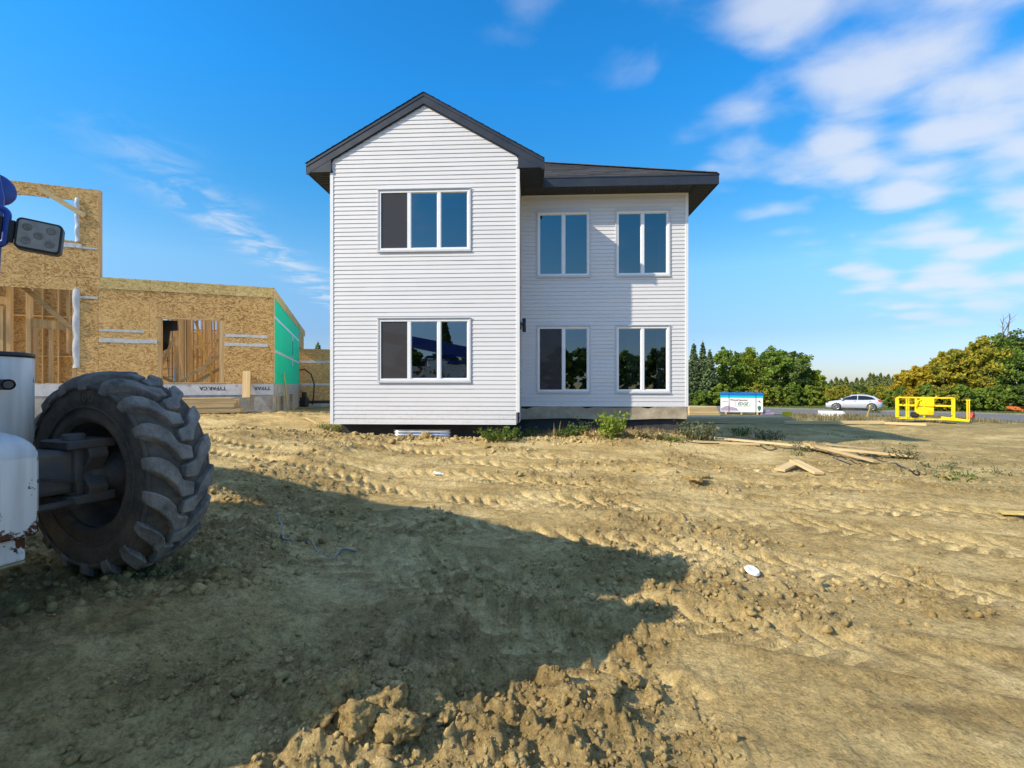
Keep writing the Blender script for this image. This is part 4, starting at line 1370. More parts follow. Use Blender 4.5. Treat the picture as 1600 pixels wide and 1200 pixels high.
def vtape(x, z0, z1, w, y, mat='wrapwhite'):
    n = 18; vs = []; rng = random.Random(int(z0 * 70))
    for i in range(n + 1):
        zz = z0 + (z1 - z0) * i / n; k = .012 * math.sin(i * 1.1)
        vs += [(x + k * .3, y - .004 + k, zz), (x + w * .5, y - .03 + k, zz), (x + w + k * .3, y - .006 - k * .4, zz)]
    return MB().add(vs, [q for i in range(n) for q in ((3 * i, 3 * i + 1, 3 * i + 4, 3 * i + 3), (3 * i + 1, 3 * i + 2, 3 * i + 5, 3 * i + 4))], smooth=True).build('wrap_strip', M[mat], nb, fix=False)
vtape(-5.07, FZ + .45, FZ + 2.68, .16, -.01); vtape(-5.02, FZ + 4.0, FZ + 5.24, .11, -.012, 'tape')
# rim wrapped in printed white sheet, then concrete
part('rim_wrap', M['wrapwhite'], nb, (XE, -.03, FZ - .34), (0, -.0125, FZ - .004))
part('floor_deck', M['lumber_grey'], nb, (XE, .0, FZ - .30), (-.012, 11.0, FZ - .01))
for k, x in enumerate((-2.55, -1.95, -1.42, -.42)):
    part('wrap_seam', M['tape'], nb, (x, -.0315, FZ - .33), (x + .006, -.0301, FZ - .07))
def text(body, name, mat, parent, size, loc, rot, ext=.001, shear=0.0):
    cu = bpy.data.curves.new(name, 'FONT'); cu.body = body; cu.size = size; cu.extrude = ext; cu.offset = size * .022; cu.shear = shear; cu.resolution_u = 2
    cu.align_x = 'CENTER'; cu.align_y = 'CENTER'
    tmp = bpy.data.objects.new(name, cu); C.objects.link(tmp)
    dg = bpy.context.evaluated_depsgraph_get(); me = bpy.data.meshes.new_from_object(tmp.evaluated_get(dg))
    bpy.data.objects.remove(tmp); me.materials.clear()
    o = link(name, me, mat, parent); o.location = loc; o.rotation_euler = rot
    return o
for s, x, sz in (('TYFAR', -2.79, .155), ('TYFAR.CA', -1.66, .155), ('TYFAR.', -.33, .155)):
    text(s, 'printed_word', M['ink'], nb, sz, (x, -.0335, FZ - .13), (math.radians(90), math.radians(180), 0))
for x in (-2.28, -1.02):
    MB().lathe([(0, .028), (.002, .028), (.002, .036), (0, .036)], 16, 'Y', M=Matrix.Translation((x, -.034, FZ - .05)), closed=True).build('printed_mark', M['inkred'], nb)
part('foundation', M['concrete'], nb, (XE, -.02, -.6), (-.001, .25, FZ - .345), .01)
for x in (-.62, -.05): part('concrete_stain', M['wrap'], nb, (x - .05, -.024, FZ - .80), (x + .03, -.0205, FZ - .35))
# green side wall running back
SY = 9.5
mb = MB()
g = MB().box((-.012, .0, FZ - .005), (.0, SY, ZW - .30)).build('side_wall', M['green'], nb)
MB().box((-.16, .02, FZ), (-.03, SY, ZW - .32)).build('osb_panel', M['osb'], nb)
for z, h in ((FZ + 1.02, .085), (FZ + 2.12, .075)):
    part('seam_tape', M['tape'], nb, (.001, .05, z), (.004, SY - .1, z + h))
MB().beam((.004, 6.1, FZ + .8), (.004, 6.1, FZ + 1.2), .25, .004, up=(1, 0, 0)).build('seam_tape', M['tape'], nb)
MB().beam((.004, 6.1, FZ + 1.9), (.004, 6.1, FZ + 2.15), .22, .004, up=(1, 0, 0)).build('seam_tape', M['tape'], nb)
MB().beam((.005, 6.1, FZ + 1.25), (.005, 6.1, FZ + 1.85), .16, .004, up=(1, 0, 0)).build('drain_strip', M['black'], nb)
for k in range(4): part('rim_board', M['osb_pale'], nb, (-.02, k * 3.3 + .002, ZW - .30), (.014, (k + 1) * 3.3 - .002, ZW))
part('side_rim', M['concrete'], nb, (-.02, .0, FZ - .34), (.012, SY, FZ - .006))
fd = MB()
for a, b in ((.25, 1.75), (2.75, 4.9), (6.1, SY)): fd.box((-.25, a, -.6), (-.002, b, FZ - .345))
fd.box((-.25, 1.751, FZ - .44), (-.002, 2.749, FZ - .345)); fd.box((-.25, 4.901, FZ - .44), (-.002, 6.099, FZ - .345))
fd.build('foundation', M['concrete'], nb)
part('basement_shade_wall', M['damp'], nb, (-1.5, .5, -.6), (-1.4, SY, FZ - .36))  # near-black sheet standing in for shade behind the foundation openings
for y in (.6, 1.3, 3.1, 3.8, 4.5, 6.6, 7.6): part('form_board', M['lumber_grey'], nb, (.0, y, .35), (.03, y + .16, FZ - .40))
# rear corner canopy
MB().box((-.3, SY + .01, FZ + 1.9), (-.02, SY + 3.2, ZW - .31)).build('porch_beam', M['osb'], nb)
part('porch_post', M['lumber_grey'], nb, (-.25, SY + 3.0, .3), (-.1, SY + 3.15, FZ + 1.89))
# far garage wall joining behind
MB().box((-.2, 10.6, .25), (7.5, 10.75, 3.34)).build('rear_wall', M['damp'], nb)
sheets(-.2, 7.5, .62, 3.30, 2.44, 1.22, mat='osb', yf=10.598, off=1.22)
part('top_plate', M['stud'], nb, (-.2, 10.57, 3.301), (7.5, 10.59, 3.36))
for z in (1.42, 2.62): part('seam_tape', M['tape'], nb, (-.2, 10.575, z), (7.5, 10.582, z + .12))
part('porch_slab', M['concrete'], nb, (-.1, 9.6, .15), (7.0, 10.58, .46), .02)
MB().box((-12.6, 10.3, FZ - .3), (-.1, 10.4, FZ + 2.2)).build('rear_wall', M['osb'], nb)

# ------------------------------------------------------------------ telehandler
TH = empty('telehandler', (-2.795, 2.10, .235), math.radians(-18.5),
           'white and blue telehandler with deep lugged tyres at the left edge of the lot', 'telehandler')
RO, RW = .630, .17


def make_tyre(parent):
    mb = MB()
    prof = [(-.150, .315), (-.172, .335), (-.178, .365), (-.165, .40), (-.182, .45), (-.186, .50), (-.180, .545), (-.165, .582), (-.13, .603), (-.06, .612), (0, .614)]
    prof = [(a, .335 + (r - .335) * .895) for a, r in prof]
    prof = prof + [(-a, r) for a, r in prof[-2::-1]]
    mb.lathe(prof, 64)
    mb.lathe([(-.150, .315), (-.05, .33), (.05, .33), (.150, .315)], 48)
    # raised rings on the sidewall
    for s in (-1, 1):
        mb.lathe([(s * .176, .405), (s * .181, .41), (s * .181, .418), (s * .178, .422)], 64)
        mb.lathe([(s * .182, .522), (s * .192, .527), (s * .190, .541), (s * .175, .548)], 64)
    ty = mb.build('tyre', M['rubber'], parent, fix=False)
    lg = MB()
    n = 18
    for s in (-1, 1):
        for k in range(n):
            a0 = 2 * math.pi * (k + (.5 if s > 0 else 0)) / n
            #   across, angle offset, top radius, bottom radius, half-width (rad)
            st = [(-.026, -.115, RO, .57, .066), (.045, -.095, RO + .002, .57, .092), (.072, .005, RO, .57, .102), (.118, .095, RO - .006, .56, .100), (.158, .150, RO - .022, .54, .092), (.188, .185, .582, .52, .078), (.197, .205, .54, .51, .055)]
            vs = []
            for y, da, rt, rb, hw in st:
                for da2, r in ((-hw, rb), (-hw * .86, rt), (hw * .86, rt), (hw, rb)):
                    t = a0 + (da + da2) * 1.0
                    vs.append((r * math.cos(t), s * y, r * math.sin(t)))
            fs = []
            for i in range(len(st) - 1):
                b = i * 4
                for q in range(3): fs.append((b + q, b + q + 1, b + q + 5, b + q + 4))
                fs.append((b + 3, b, b + 4, b + 7))
            fs += [(3, 2, 1, 0), tuple(len(vs) - 4 + q for q in range(4))]
            lg.add(vs, fs)
    lg.build('tread_lugs', M['tread'], parent, bevel=.006)
    return ty


def make_wheel(name, loc, inner, steer=0.0):
    """inner = direction (+-1 along local y) in which the axle leaves"""
    hubm = MB()
    # dished rim
    hubm.lathe([(inner * .150, .318), (inner * .158, .335), (inner * .140, .322), (inner * .10, .30), (inner * .02, .285), (-inner * .03, .27), (-inner * .05, .14), (-inner * .05, .0)], 48)
    hubm.lathe([(-inner * .150, .318), (-inner * .158, .335), (-inner * .13, .31), (-inner * .07, .28), (-inner * .055, .14), (-inner * .055, 0)], 48)
    w = hubm.build(name, M['darksteel'], TH, fix=False)
    w.location = loc; w.rotation_euler = (0, 0, steer)
    make_tyre(w)
    h = MB()
    h.lathe([(inner * -.04, .17), (inner * .06, .165), (inner * .09, .13), (inner * .13, .12), (inner * .13, 0)], 24)
    for k in range(10):
        a = k * math.pi / 5
        h.lathe([(inner * -.05, .016), (inner * -.01, .016), (inner * -.01, 0)], 8, M=Matrix.Translation((.21 * math.cos(a), 0, .21 * math.sin(a))))
    h.build('hub', M['darksteel'], w, fix=False)
    return w


wr = make_wheel('wheel', (0, .95, .715), -1, 0.0)
text('10.0', 'moulded_letters', M['rubber'], wr, .075, (.02, -.188, .462), (math.radians(90), 0, math.radians(0)), .006)
make_wheel('wheel', (0, -.95, .715), 1)
make_wheel('wheel', (-3.0, .95, .715), -1)
make_wheel('wheel', (-3.0, -.95, .715), 1)
# rear axle: banjo housing, tapering arm, steering knuckle with its yoke
ax = MB()
ax.box((-.125, -.70, .60), (.125, .66, .845))
ax.prism([(-.19, .55), (.19, .55), (.22, .70), (.19, .87), (-.19, .87), (-.22, .70)], -.28, .18)
axle = ax.build('axle', M['darksteel'], TH, bevel=.03, seg=2)
axle.location.z = .05
for s in (1, -1):
    kn = MB()
    kn.box((-.10, s * .60, .845), (.16, s * .84, .895)); kn.box((-.10, s * .60, .53), (.16, s * .84, .585))
    kn.tube([(.06, s * .68, .50), (.06, s * .68, .93)], .055, 12)
    kn.prism([(.0, .53), (.14, .53), (.17, .62), (.10, .70), (.17, .80), (.14, .89), (.02, .89), (.05, .70)], s * .70, s * .80)
    kn.tube([(.0, s * .74, .665), (.0, s * .92, .665)], .12, 16)
    kn.tube([(.17, s * .62, .56), (.22, s * .2, .56), (.22, 0, .56)], .022, 8)
    kn.tube([(.10, s * .66, .60), (.20, s * .60, .68), (.22, s * .45, .72)], .012, 6)
    kn.build('steering_knuckle', M['darksteel'], TH, bevel=.008).location.z = .05
fa = MB().box((-3.12, -.78, .55), (-2.88, .78, .80)).build('axle', M['darksteel'], TH, bevel=.03)
# frame and white bodywork
MB().box((-3.9, -.38, .62), (-.25, .38, 1.05)).build('chassis', M['paint'], TH, bevel=.02)
cw = bmesh.new()
me = MB().box((-.85, -.62, .52), (.352, .38, 1.035)).build('counterweight', M['paint'], TH)
bm = bmesh.new(); bm.from_mesh(me.data)
es = [e for e in bm.edges if all(v.co.z > 1.0 for v in e.verts) and abs(e.verts[0].co.y - e.verts[1].co.y) < .01 and e.verts[0].co.y > .3]
es += [e for e in bm.edges if all(v.co.z > 1.0 for v in e.verts) and abs(e.verts[0].co.x - e.verts[1].co.x) < .01 and e.verts[0].co.x > .3]
bmesh.ops.bevel(bm, geom=list(set(es)), offset=.13, segments=8, affect='EDGES', profile=.5)
es = [e for e in bm.edges if len(e.link_faces) == 2 and e.calc_face_angle(0) > .6]
bmesh.ops.bevel(bm, geom=es, offset=.012, segments=2, affect='EDGES')
for f in bm.faces: f.smooth = len(f.verts) == 4 and f.calc_area() < .12
bm.to_mesh(me.data); bm.free()
MB().box((-.80, -.60, .40), (.315, .345, .518)).build('bumper', M['paint'], TH, bevel=.012, seg=2)
# grease-stained seam under the bumper
M['ochre'] = simple('ochre_stained_edge', (.42, .36, .20), .7, .4, 12)
part('lower_lip', M['ochre'], TH, (-.79, -.59, .388), (.312, .342, .3995))
tank = MB().lathe([(.90, .0), (.90, .22), (1.405, .22), (1.415, .215)], 40, 'Z', M=Matrix.Translation((-.10, .337, 0))).build('hydraulic_tank', M['paint'], TH, fix=False)
MB().lathe([(1.405, .2), (1.405, .224), (1.427, .224), (1.432, .20), (1.432, 0)], 40, 'Z', M=Matrix.Translation((-.10, .337, 0))).build('tank_rim', M['black'], tank, fix=False)
pp = MB()
pp.tube([(.0, .335, 1.262), (.245, .312, 1.262)], .027, 14, cap=False); pp.tube([(.05, .33, 1.262), (.244, .312, 1.262)], .019, 14, cap=True)
pp.build('pipe_stub', M['darksteel'], tank)
# far side: engine cover, its height raised to shade the soil
MB().box((-3.95, .40, 1.06), (-2.76, .76, 1.96)).build('front_shade_block', M['paint'], TH, bevel=.04, seg=2)  # unseen box added to block sun ahead of the engine cover
hood = MB().prism([(-2.75, .70), (-1.16, .70), (-1.16, 1.90), (-1.26, 1.98), (-2.75, 1.98)], .40, .90).build('engine_cover', M['paint'], TH, bevel=.03, seg=2)
for k in range(6): part('louvre', M['black'], hood, (-2.3, .9005, .9 + k * .09), (-1.5, .91, .945 + k * .09))
# cab on the near side
cab = MB()
cab.prism([(-2.15, .75), (-.50, .75), (-.50, 1.45), (-2.15, 1.25)], -.98, -.42)
cabo = cab.build('cab', M['paint'], TH, bevel=.02)
fr = MB()
for x0, x1 in ((-2.15, -1.75), (-.54, -.54)):
    for y in (-.95, -.45): fr.beam((x0, y, 1.25), (x1, y, 2.40), .06, .06)
fr.build('cab_frame', M['black'], cabo)
MB().prism([(-1.82, 2.40), (-.44, 2.40), (-.44, 2.46), (-.6, 2.50), (-1.7, 2.50), (-1.82, 2.46)], -1.0, -.40).build('cab_roof', M['blue'], cabo, bevel=.015)
for (x0, y0, x1, y1) in ((-2.0, -.975, -.56, -.975), (-.53, -.93, -.53, -.47)):
    MB().box((min(x0, x1), min(y0, y1), 1.42), (max(x0, x1) + .006, max(y0, y1) + .006, 2.38)).build('cab_window', M['glass'], cabo)
# boom: outer section, inner section, head with forks
bx = MB()
ang = math.radians(9.5)
Mb = Matrix.Translation((.44, -.10, 2.80)) @ Matrix.Rotation(ang, 4, 'Y')
bx.prism([(0, -.02), (-.06, 0), (-4.9, 0), (-4.9, -.42), (-.10, -.50), (0, -.36)], -.20, .20, M=Mb)
boom = bx.build('boom', M['blue'], TH, bevel=.012)
MB().box((-7.0, -.15, -.38), (-4.7, .15, -.05), M=Mb).build('inner_boom', M['paint'], boom, bevel=.01)
hd = MB().prism([(-7.0, -.05), (-7.35, -.35), (-7.45, -1.1), (-7.25, -1.1), (-6.95, -.5)], -.14, .14, M=Mb)
head = hd.build('boom_head', M['blue'], TH, bevel=.01)
car = MB()
for y in (-.55, .55): car.box((-7.55, y - .04, -1.35), (-7.46, y + .04, -.60), M=Mb)
for zz in (-.66, -1.25): car.box((-7.555, -.6, zz - .05), (-7.465, .6, zz + .05), M=Mb)
carr = car.build('fork_carriage', M['black'], TH)
for y in (-.35, .35):
    MB().prism([(-7.56, -.75), (-7.62, -.75), (-7.62, -1.34), (-8.75, -1.40), (-8.75, -1.415), (-7.56, -1.40)], y - .06, y + .06, M=Mb).build('fork', M['darksteel'], carr)
MB().tube([(-1.5, -.10, 1.02), (-2.9, -.10, 2.6)], .065, 14).build('lift_cylinder', M['darksteel'], TH)
tw = MB()
for y in (-.36, .20): tw.prism([(-.9, 1.0), (.28, 1.0), (.40, 2.12), (.34, 2.32), (.14, 2.32), (-.2, 1.5)], y - .03, y + .03)
tower = tw.build('boom_tower', M['blue'], TH, bevel=.006)
MB().lathe([(-.9, 0), (-.9, .074), (.305, .074), (.322, .070), (.328, .062), (.328, .0)], 28, 'X', M=Matrix.Translation((0, .238, 2.182))).build('boom_cylinder', M['blue'], TH, fix=False)
# unseen block added to shape the ground shadow, falling away to the near side
MB().prism([(-.12, .60), (-.12, 2.15), (-.22, 2.15), (-.50, 1.66), (-.74, 1.20), (-.76, .60)], -.62, .95, axis='X').build('rear_shade_block', M['paint'], TH, bevel=.02)

MB().box((-1.75, -.32, 1.06), (.16, .26, 2.24)).build('boom_gap_block', M['paint'], TH, bevel=.02)  # unseen box added to close a sunlit gap under the boom
# lamp and its guard on the tower
LM = Matrix.Translation((.662, .221, 1.92)) @ Matrix.Rotation(math.radians(18.5), 4, 'Z')
def frame_from(e1, up):
    e1 = Vector(e1).normalized(); n = Vector(up).cross(e1).normalized(); u = e1.cross(n).normalized()
    return Matrix((e1, n, u)).transposed().to_4x4()
LR = LM @ frame_from((.80, .60, -.09), (0, 0, 1))       # local x right, y away from the camera, z up
def rrect(w, h, r, n=5):
    pts = []
    for cx, cy, a0 in ((w / 2 - r, h / 2 - r, 0), (-w / 2 + r, h / 2 - r, 90), (-w / 2 + r, -h / 2 + r, 180), (w / 2 - r, -h / 2 + r, 270)):
        for k in range(n + 1):
            a = math.radians(a0 + 90 * k / n); pts.append((cx + r * math.cos(a), cy + r * math.sin(a)))
    return pts
wl = MB().prism(rrect(.150, .136, .020), -.004, .055, M=LR)
for k in range(6): wl.prism([(-.06 + k * .024 - .004, -.05), (-.06 + k * .024 + .004, -.05), (-.06 + k * .024 + .004, .05), (-.06 + k * .024 - .004, .05)], .056, .08, M=LR)
light = wl.build('work_light', M['black'], TH, bevel=.003)
MB().prism(rrect(.132, .118, .013), -.0065, -.0045, M=LR).build('lens', M['lens'], light)
for (x, z) in ((-.038, .030), (.038, .030), (-.038, -.03), (.038, -.03), (0, 0)):
    MB().lathe([(-.0068, .017), (-.0082, .016), (-.0082, .011), (-.0070, .008), (-.0075, .004), (-.0075, 0)], 18, M=LR @ Matrix.Translation((x, 0, z))).build('reflector', M['reflector'], light, fix=False)
br = MB()
br.box((-.115, .01, -.045), (-.077, .05, .05), M=LR)
br.box((-.15, .02, -.07), (-.116, .03, .06), M=LR)
br.build('lamp_bracket', M['black'], TH, bevel=.004)
MB().tube([LR @ Vector(p) for p in ((-.10, .03, -.05), (-.13, .03, -.085), (-.18, .03, -.095), (-.24, .03, -.07), (-.3, .04, .0))], .006, 8).build('lamp_cable', M['black'], TH)
gd = [LR @ Vector((x - .185, .02, z + .012)) for x, z in rrect(.16, .165, .03)]
gd.append(gd[0])
MB().tube(gd, .0125, 10, cap=False).build('lamp_guard', M['blue'], TH)
MB().beam(LR @ Vector((-.31, .03, .0)), (.34, .20, 2.08), .04, .03).build('guard_arm', M['blue'], TH)

# ------------------------------------------------------------------ lumber and litter
def board(name, a, b, w, t, mat, label, cat='board', group=None, roll=0.0, up=None):
    """a plank from a to b (points on its underside centre line), its own origin in the middle"""
    a = Vector(a); b = Vector(b); c = (a + b) / 2
    d = (b - a); L_ = d.length; d.normalize()
    u = Vector(up) if up else Vector((0, 0, 1))
    s = d.cross(u).normalized(); u = s.cross(d).normalized()
    R = Matrix((d, -s, u)).transposed()
    o = MB().box((-L_ / 2, -w / 2, 0), (L_ / 2, w / 2, t)).build(name, M[mat], None, bevel=.0025)
    o.matrix_world = Matrix.Translation(c) @ R.to_4x4() @ Matrix.Rotation(roll, 4, 'X')
    return tag(o, label, cat, group)


def G(px, py, dz=0.0):
    p = gp(px, py); p.z += dz; return p

def lay(px0, py0, px1, py1, lift=.02, tilt0=0.0, tilt1=0.0):
    a = G(px0, py0); b = G(px1, py1)
    zs = [hz(a.x + (b.x - a.x) * k / 8, a.y + (b.y - a.y) * k / 8) for k in range(9)]
    # rests on the two highest swells
    best = max((zs[k] - (a.z * (1 - k / 8) + b.z * k / 8)) for k in range(9))
    off = max(0, best) + lift
    return a + Vector((0, 0, off + tilt0)), b + Vector((0, 0, off + tilt1))


GB = 'loose boards dropped on the dirt to the right of the house'
a, b = lay(1094, 684, 1424, 717, .01); board('loose_board', a, b, .14, .038, 'lumber', 'longest pale board lying slantwise across the dirt right of the house', group=GB)
a, b = lay(1084, 692, 1186, 697, -.01); board('loose_board', a, b, .11, .038, 'lumber', 'short pale board just in front of the left end of the longest loose board', group=GB)
a, b = lay(1258, 699, 1368, 727, .03, .03); board('loose_board', a, b, .09, .038, 'lumber', 'pale narrow board crossing under the longest board and pointing at the camera', group=GB)
a, b = lay(1290, 696, 1368, 703, .0); board('loose_board', a, b, .09, .03, 'lumber_grey', 'grey board half hidden behind the longest loose board', group=GB)
a, b = lay(1218, 738, 1243, 731, .0, 0, .04); board('board_offcut', a, b, .17, .038, 'lumber', 'left half of two wide board offcuts lying in a vee on the dirt', group='wide board offcuts')
a, b = lay(1240, 729, 1280, 744, .0, .05, 0); board('board_offcut', a, b, .15, .038, 'lumber', 'right half of two wide board offcuts lying in a vee on the dirt', group='wide board offcuts')
a, b = lay(1562, 806, 1622, 812, .01, .0, .03); board('board_offcut', a, b, .13, .02, 'yellowwood', 'orange tinted plank end lying on bare dirt at the right edge')
a, b = lay(1226, 664, 1381, 664, .03); board('long_plank', a, b, .14, .12, 'lumber', 'left of two long planks lying end to end before the yellow basket', group='long planks end to end')
a, b = lay(1383, 665, 1448, 667, .02); board('long_plank', a, b, .14, .10, 'lumber', 'right of two long planks lying end to end, with a chipped tip', group='long planks end to end')
a, b = lay(478, 655, 503, 668, .0); board('lath', a, b, .06, .025, 'lumber', 'thin pale lath lying on the soil left of the white house')
# black banding straps near the boards
def strap(pts, r, name, mat, label, cat, n=6):
    P_ = [G(x, y, r * .8) for x, y in pts]
    out = []
    for i in range(len(P_) - 1):
        for k in range(5):
            q = k / 5; p0 = P_[max(0, i - 1)]; p1 = P_[i]; p2 = P_[i + 1]; p3 = P_[min(len(P_) - 1, i + 2)]
            c = .5 * ((2 * p1) + (p2 - p0) * q + (2 * p0 - 5 * p1 + 4 * p2 - p3) * q * q + (3 * p1 - p0 - 3 * p2 + p3) * q ** 3)
            c.z = hz(c.x, c.y) + r * .8; out.append(c)
    out.append(P_[-1])
    return tag(MB().tube(out, r, n).build(name, M[mat], None), label, cat)
strap([(1072, 690), (1100, 694), (1150, 692), (1185, 691), (1212, 700), (1200, 704), (1180, 694)], .012, 'strap', 'blackpipe', 'black band looped beside the short board near the house corner', 'strap')
strap([(1302, 716), (1320, 723), (1345, 727), (1330, 720), (1300, 712), (1262, 702)], .012, 'strap', 'blackpipe', 'black band curled beneath the narrow board that points at the camera', 'strap')
strap([(1337, 708), (1370, 718), (1400, 726), (1436, 740), (1420, 736)], .014, 'strap', 'blackpipe', 'black band trailing towards the right end of the longest board', 'strap')
strap([(435, 802), (440, 822), (442, 840), (453, 846), (478, 850), (494, 862), (512, 871), (523, 871), (533, 862), (558, 863)], .0075, 'cord', 'rope', 'grey cord snaking over the shaded soil beside the big tyre', 'cord', 8)
strap([(1348, 900), (1362, 902), (1380, 899), (1404, 902), (1436, 908)], .007, 'twig', 'lumber_grey', 'thin dry stick lying on the sunlit clay near the cup lid', 'stick')
# coffee lid and bottle
p = G(1175, 897)
ld = MB().lathe([(0, .046), (.006, .047), (.008, .044), (.016, .041), (.020, .038), (.017, .033), (.017, 0)], 32, 'Z').build('cup_lid', M['lid'], None, fix=False)
ld.location = p + Vector((0, 0, .02)); ld.rotation_euler = (.35, .1, .4); ld.scale = (1.2, 1.2, 1.2)
MB().lathe([(.0172, .005), (.0175, .0), ], 10, 'Z', M=Matrix.Translation((.022, .0, 0))).build('sip_hole', M['black'], ld, fix=False)
tag(ld, 'white plastic cup lid lying alone on the sunlit clay', 'cup lid')
p = G(685, 743)
bt = MB().lathe([(-.11, 0), (-.11, .028), (-.10, .032), (.04, .032), (.075, .018), (.085, .013), (.10, .013), (.10, 0)], 16, 'X').build('plastic_bottle', M['bottle'], None, fix=False)
MB().lathe([(.0995, .0), (.0995, .016), (.118, .016), (.118, 0)], 12, 'X').build('bottle_cap', M['lid'], bt, fix=False)
bt.scale = (.72, .72, .72); bt.location = p + Vector((0, 0, .03)); bt.rotation_euler = (0, .08, -.4)
tag(bt, 'small crushed clear plastic bottle on the dirt in front of the house', 'bottle')

# stacked timber in front of the unfinished house (its boards run along that wall)
Wn = Matrix.Translation(nb.location) @ Matrix.Rotation(NA, 4, 'Z')
def nw(x, y, z): return Wn @ Vector((x, y, z))
zb0 = hz(*nw(-1.6, -.45, 0).xy)
for k, x in enumerate((-3.6, -2.2, -1.0)):
    a = nw(x, -.75, zb0 - .06); b = nw(x, -.12, zb0 - .06)
    board('timber_bearer', a, b, .09, .09, 'lumber_grey', 'short bearer on the soil under the timber stack', 'bearer', 'bearers under the timber stack')
zz = zb0 + .035
lay_h = [.115, .038, .12, .12, .04]
GT = 'boards of the timber stack by the unfinished house'
layer_lab = ['lowest board layer of the timber stack', 'thin board second from below in the timber stack', 'wide timber in the middle of the stack', 'wide timber under the top of the stack', 'pale top board of the timber stack before the unfinished house']
for li, hh in enumerate(lay_h):
    for q in range(4):
        y = -.70 + q * .155
        e = [-.80, -.95, -.86, -.90, -.97][li] - (.05 * ((q * 3 + li) % 3))
        board('stacked_board', nw(-4.9, y, zz), nw(e, y, zz), .14 if li != 1 else .1, hh - .003, 'lumber', layer_lab[li] if q == 0 else 'board lying behind the front ones in the timber stack by the unfinished house', 'board', GT)
    zz += hh
board('leaning_board', nw(-.73, -.16, FZ - .42), nw(-.73, -.05, FZ + .40), .24, .038, 'lumber', 'short wide board leaning upright on the white wrap of the unfinished house', 'board', None, 0, (0, -1, .1))
board('leaning_lath', nw(.18, 2.3, .55), nw(.04, 2.3, FZ + .42), .07, .02, 'yellowwood', 'yellow lath leaning against the green membrane wall', 'lath', None, 0, (1, 0, .1))
a, b = nw(-.7, -.05, 0), nw(1.3, -.9, 0)
board('ground_lath', Vector((a.x, a.y, hz(a.x, a.y) + .015)), Vector((b.x, b.y, hz(b.x, b.y) + .015)), .05, .02, 'lumber_grey', 'grey lath on the soil at the foundation corner under the green wall')
# black pipe at the back, and the ladder inside
hp = [nw(.02, 9.4, 2.2), nw(.25, 9.4, 2.25), nw(.55, 9.4, 2.0), nw(.7, 9.4, 1.5), nw(.68, 9.4, .9), nw(.62, 9.3, .46)]
tag(MB().tube(hp, .035, 8).build('drain_hose', M['blackpipe'], None), 'black hose hanging down beside the rear end of the green wall', 'hose')
ob = MB().box((-.16, -.16, 0), (.16, .16, .5)).box((-.1, -.1, .5), (.1, .1, .75)).build('gas_meter_set', M['blackpipe'], None, bevel=.03)
ob.location = nw(.25, 9.25, hz(*nw(.25, 9.25, 0).xy)); tag(ob, 'black utility box standing at the foot of the green wall beside the hose', 'utility box')
ldr = empty('ladder', nw(-3.24, .8, FZ), NA, 'silver step ladder standing inside the left side of the wall opening', 'ladder')
for y0, y1 in ((0, .25), (.75, .45)):
    for x in (0, .36): MB().beam((x, y0, 0), (x * .9 + .02, y1, 1.38), .03, .06).build('ladder_rail', M['galv'], ldr)
for k in range(5): MB().beam((.0, .04 + k * .045, .22 + k * .25), (.36, .04 + k * .045, .22 + k * .25), .08, .02).build('ladder_step', M['galv'], ldr)
tarp = MB().prism([(-3.22, FZ + .95), (-2.98, FZ + 1.1), (-2.93, FZ + 1.62), (-2.72, FZ + 1.66), (-2.74, FZ + 1.95), (-3.22, FZ + 1.95)], .55, .62, M=Wn).build('dark_tarp', M['blackpipe'], None)
tag(tarp, 'black sheet hung up inside the unfinished house at the left of the opening', 'tarp')

# ------------------------------------------------------------------ far right: building materials, car, yellow basket
def wx(px, Y): return (px - 800) / 740.0 * Y
# boards laid as a platform
GP_ = 'boards of the low lumber pile behind the house'
zl = hz(12.0, 23.0) + .02
pl = ['bottom', 'middle', 'top']
for li in range(3):
    for q in range(4):
        y = 22.2 + q * .33
        x1 = wx(1236 + (2 - li) * 5 - q * 2, y)
        board('pile_board', (6.4, y, zl + li * .10), (x1, y + .03 * li, zl + li * .10), .30, .092, 'lumber_grey' if li < 2 else 'lumber', ('front %s board of the low lumber pile beside the printed bundle' % pl[li]) if q == 0 else 'board farther back in the low lumber pile beside the printed bundle', 'board', GP_)
ztop = zl + .30
GL = 'pale lumber left of the printed bundle'
for li in range(4):
    for q in range(3):
        y = 28.8 + q * .30; zs_ = hz(wx(1100, 28.8), 28.8) + .02
        board('stacked_lumber', (wx(1076, y), y, zs_ + li * .135), (wx(1124 - li * 2, y), y, zs_ + li * .135), .28, .128, 'lumber', ('front board, %s of four, in the pale stack left of the printed bundle' % ('lowest', 'second', 'third', 'topmost')[li]) if q == 0 else 'board hidden behind the front of the pale stack left of the bundle', 'board', GL)
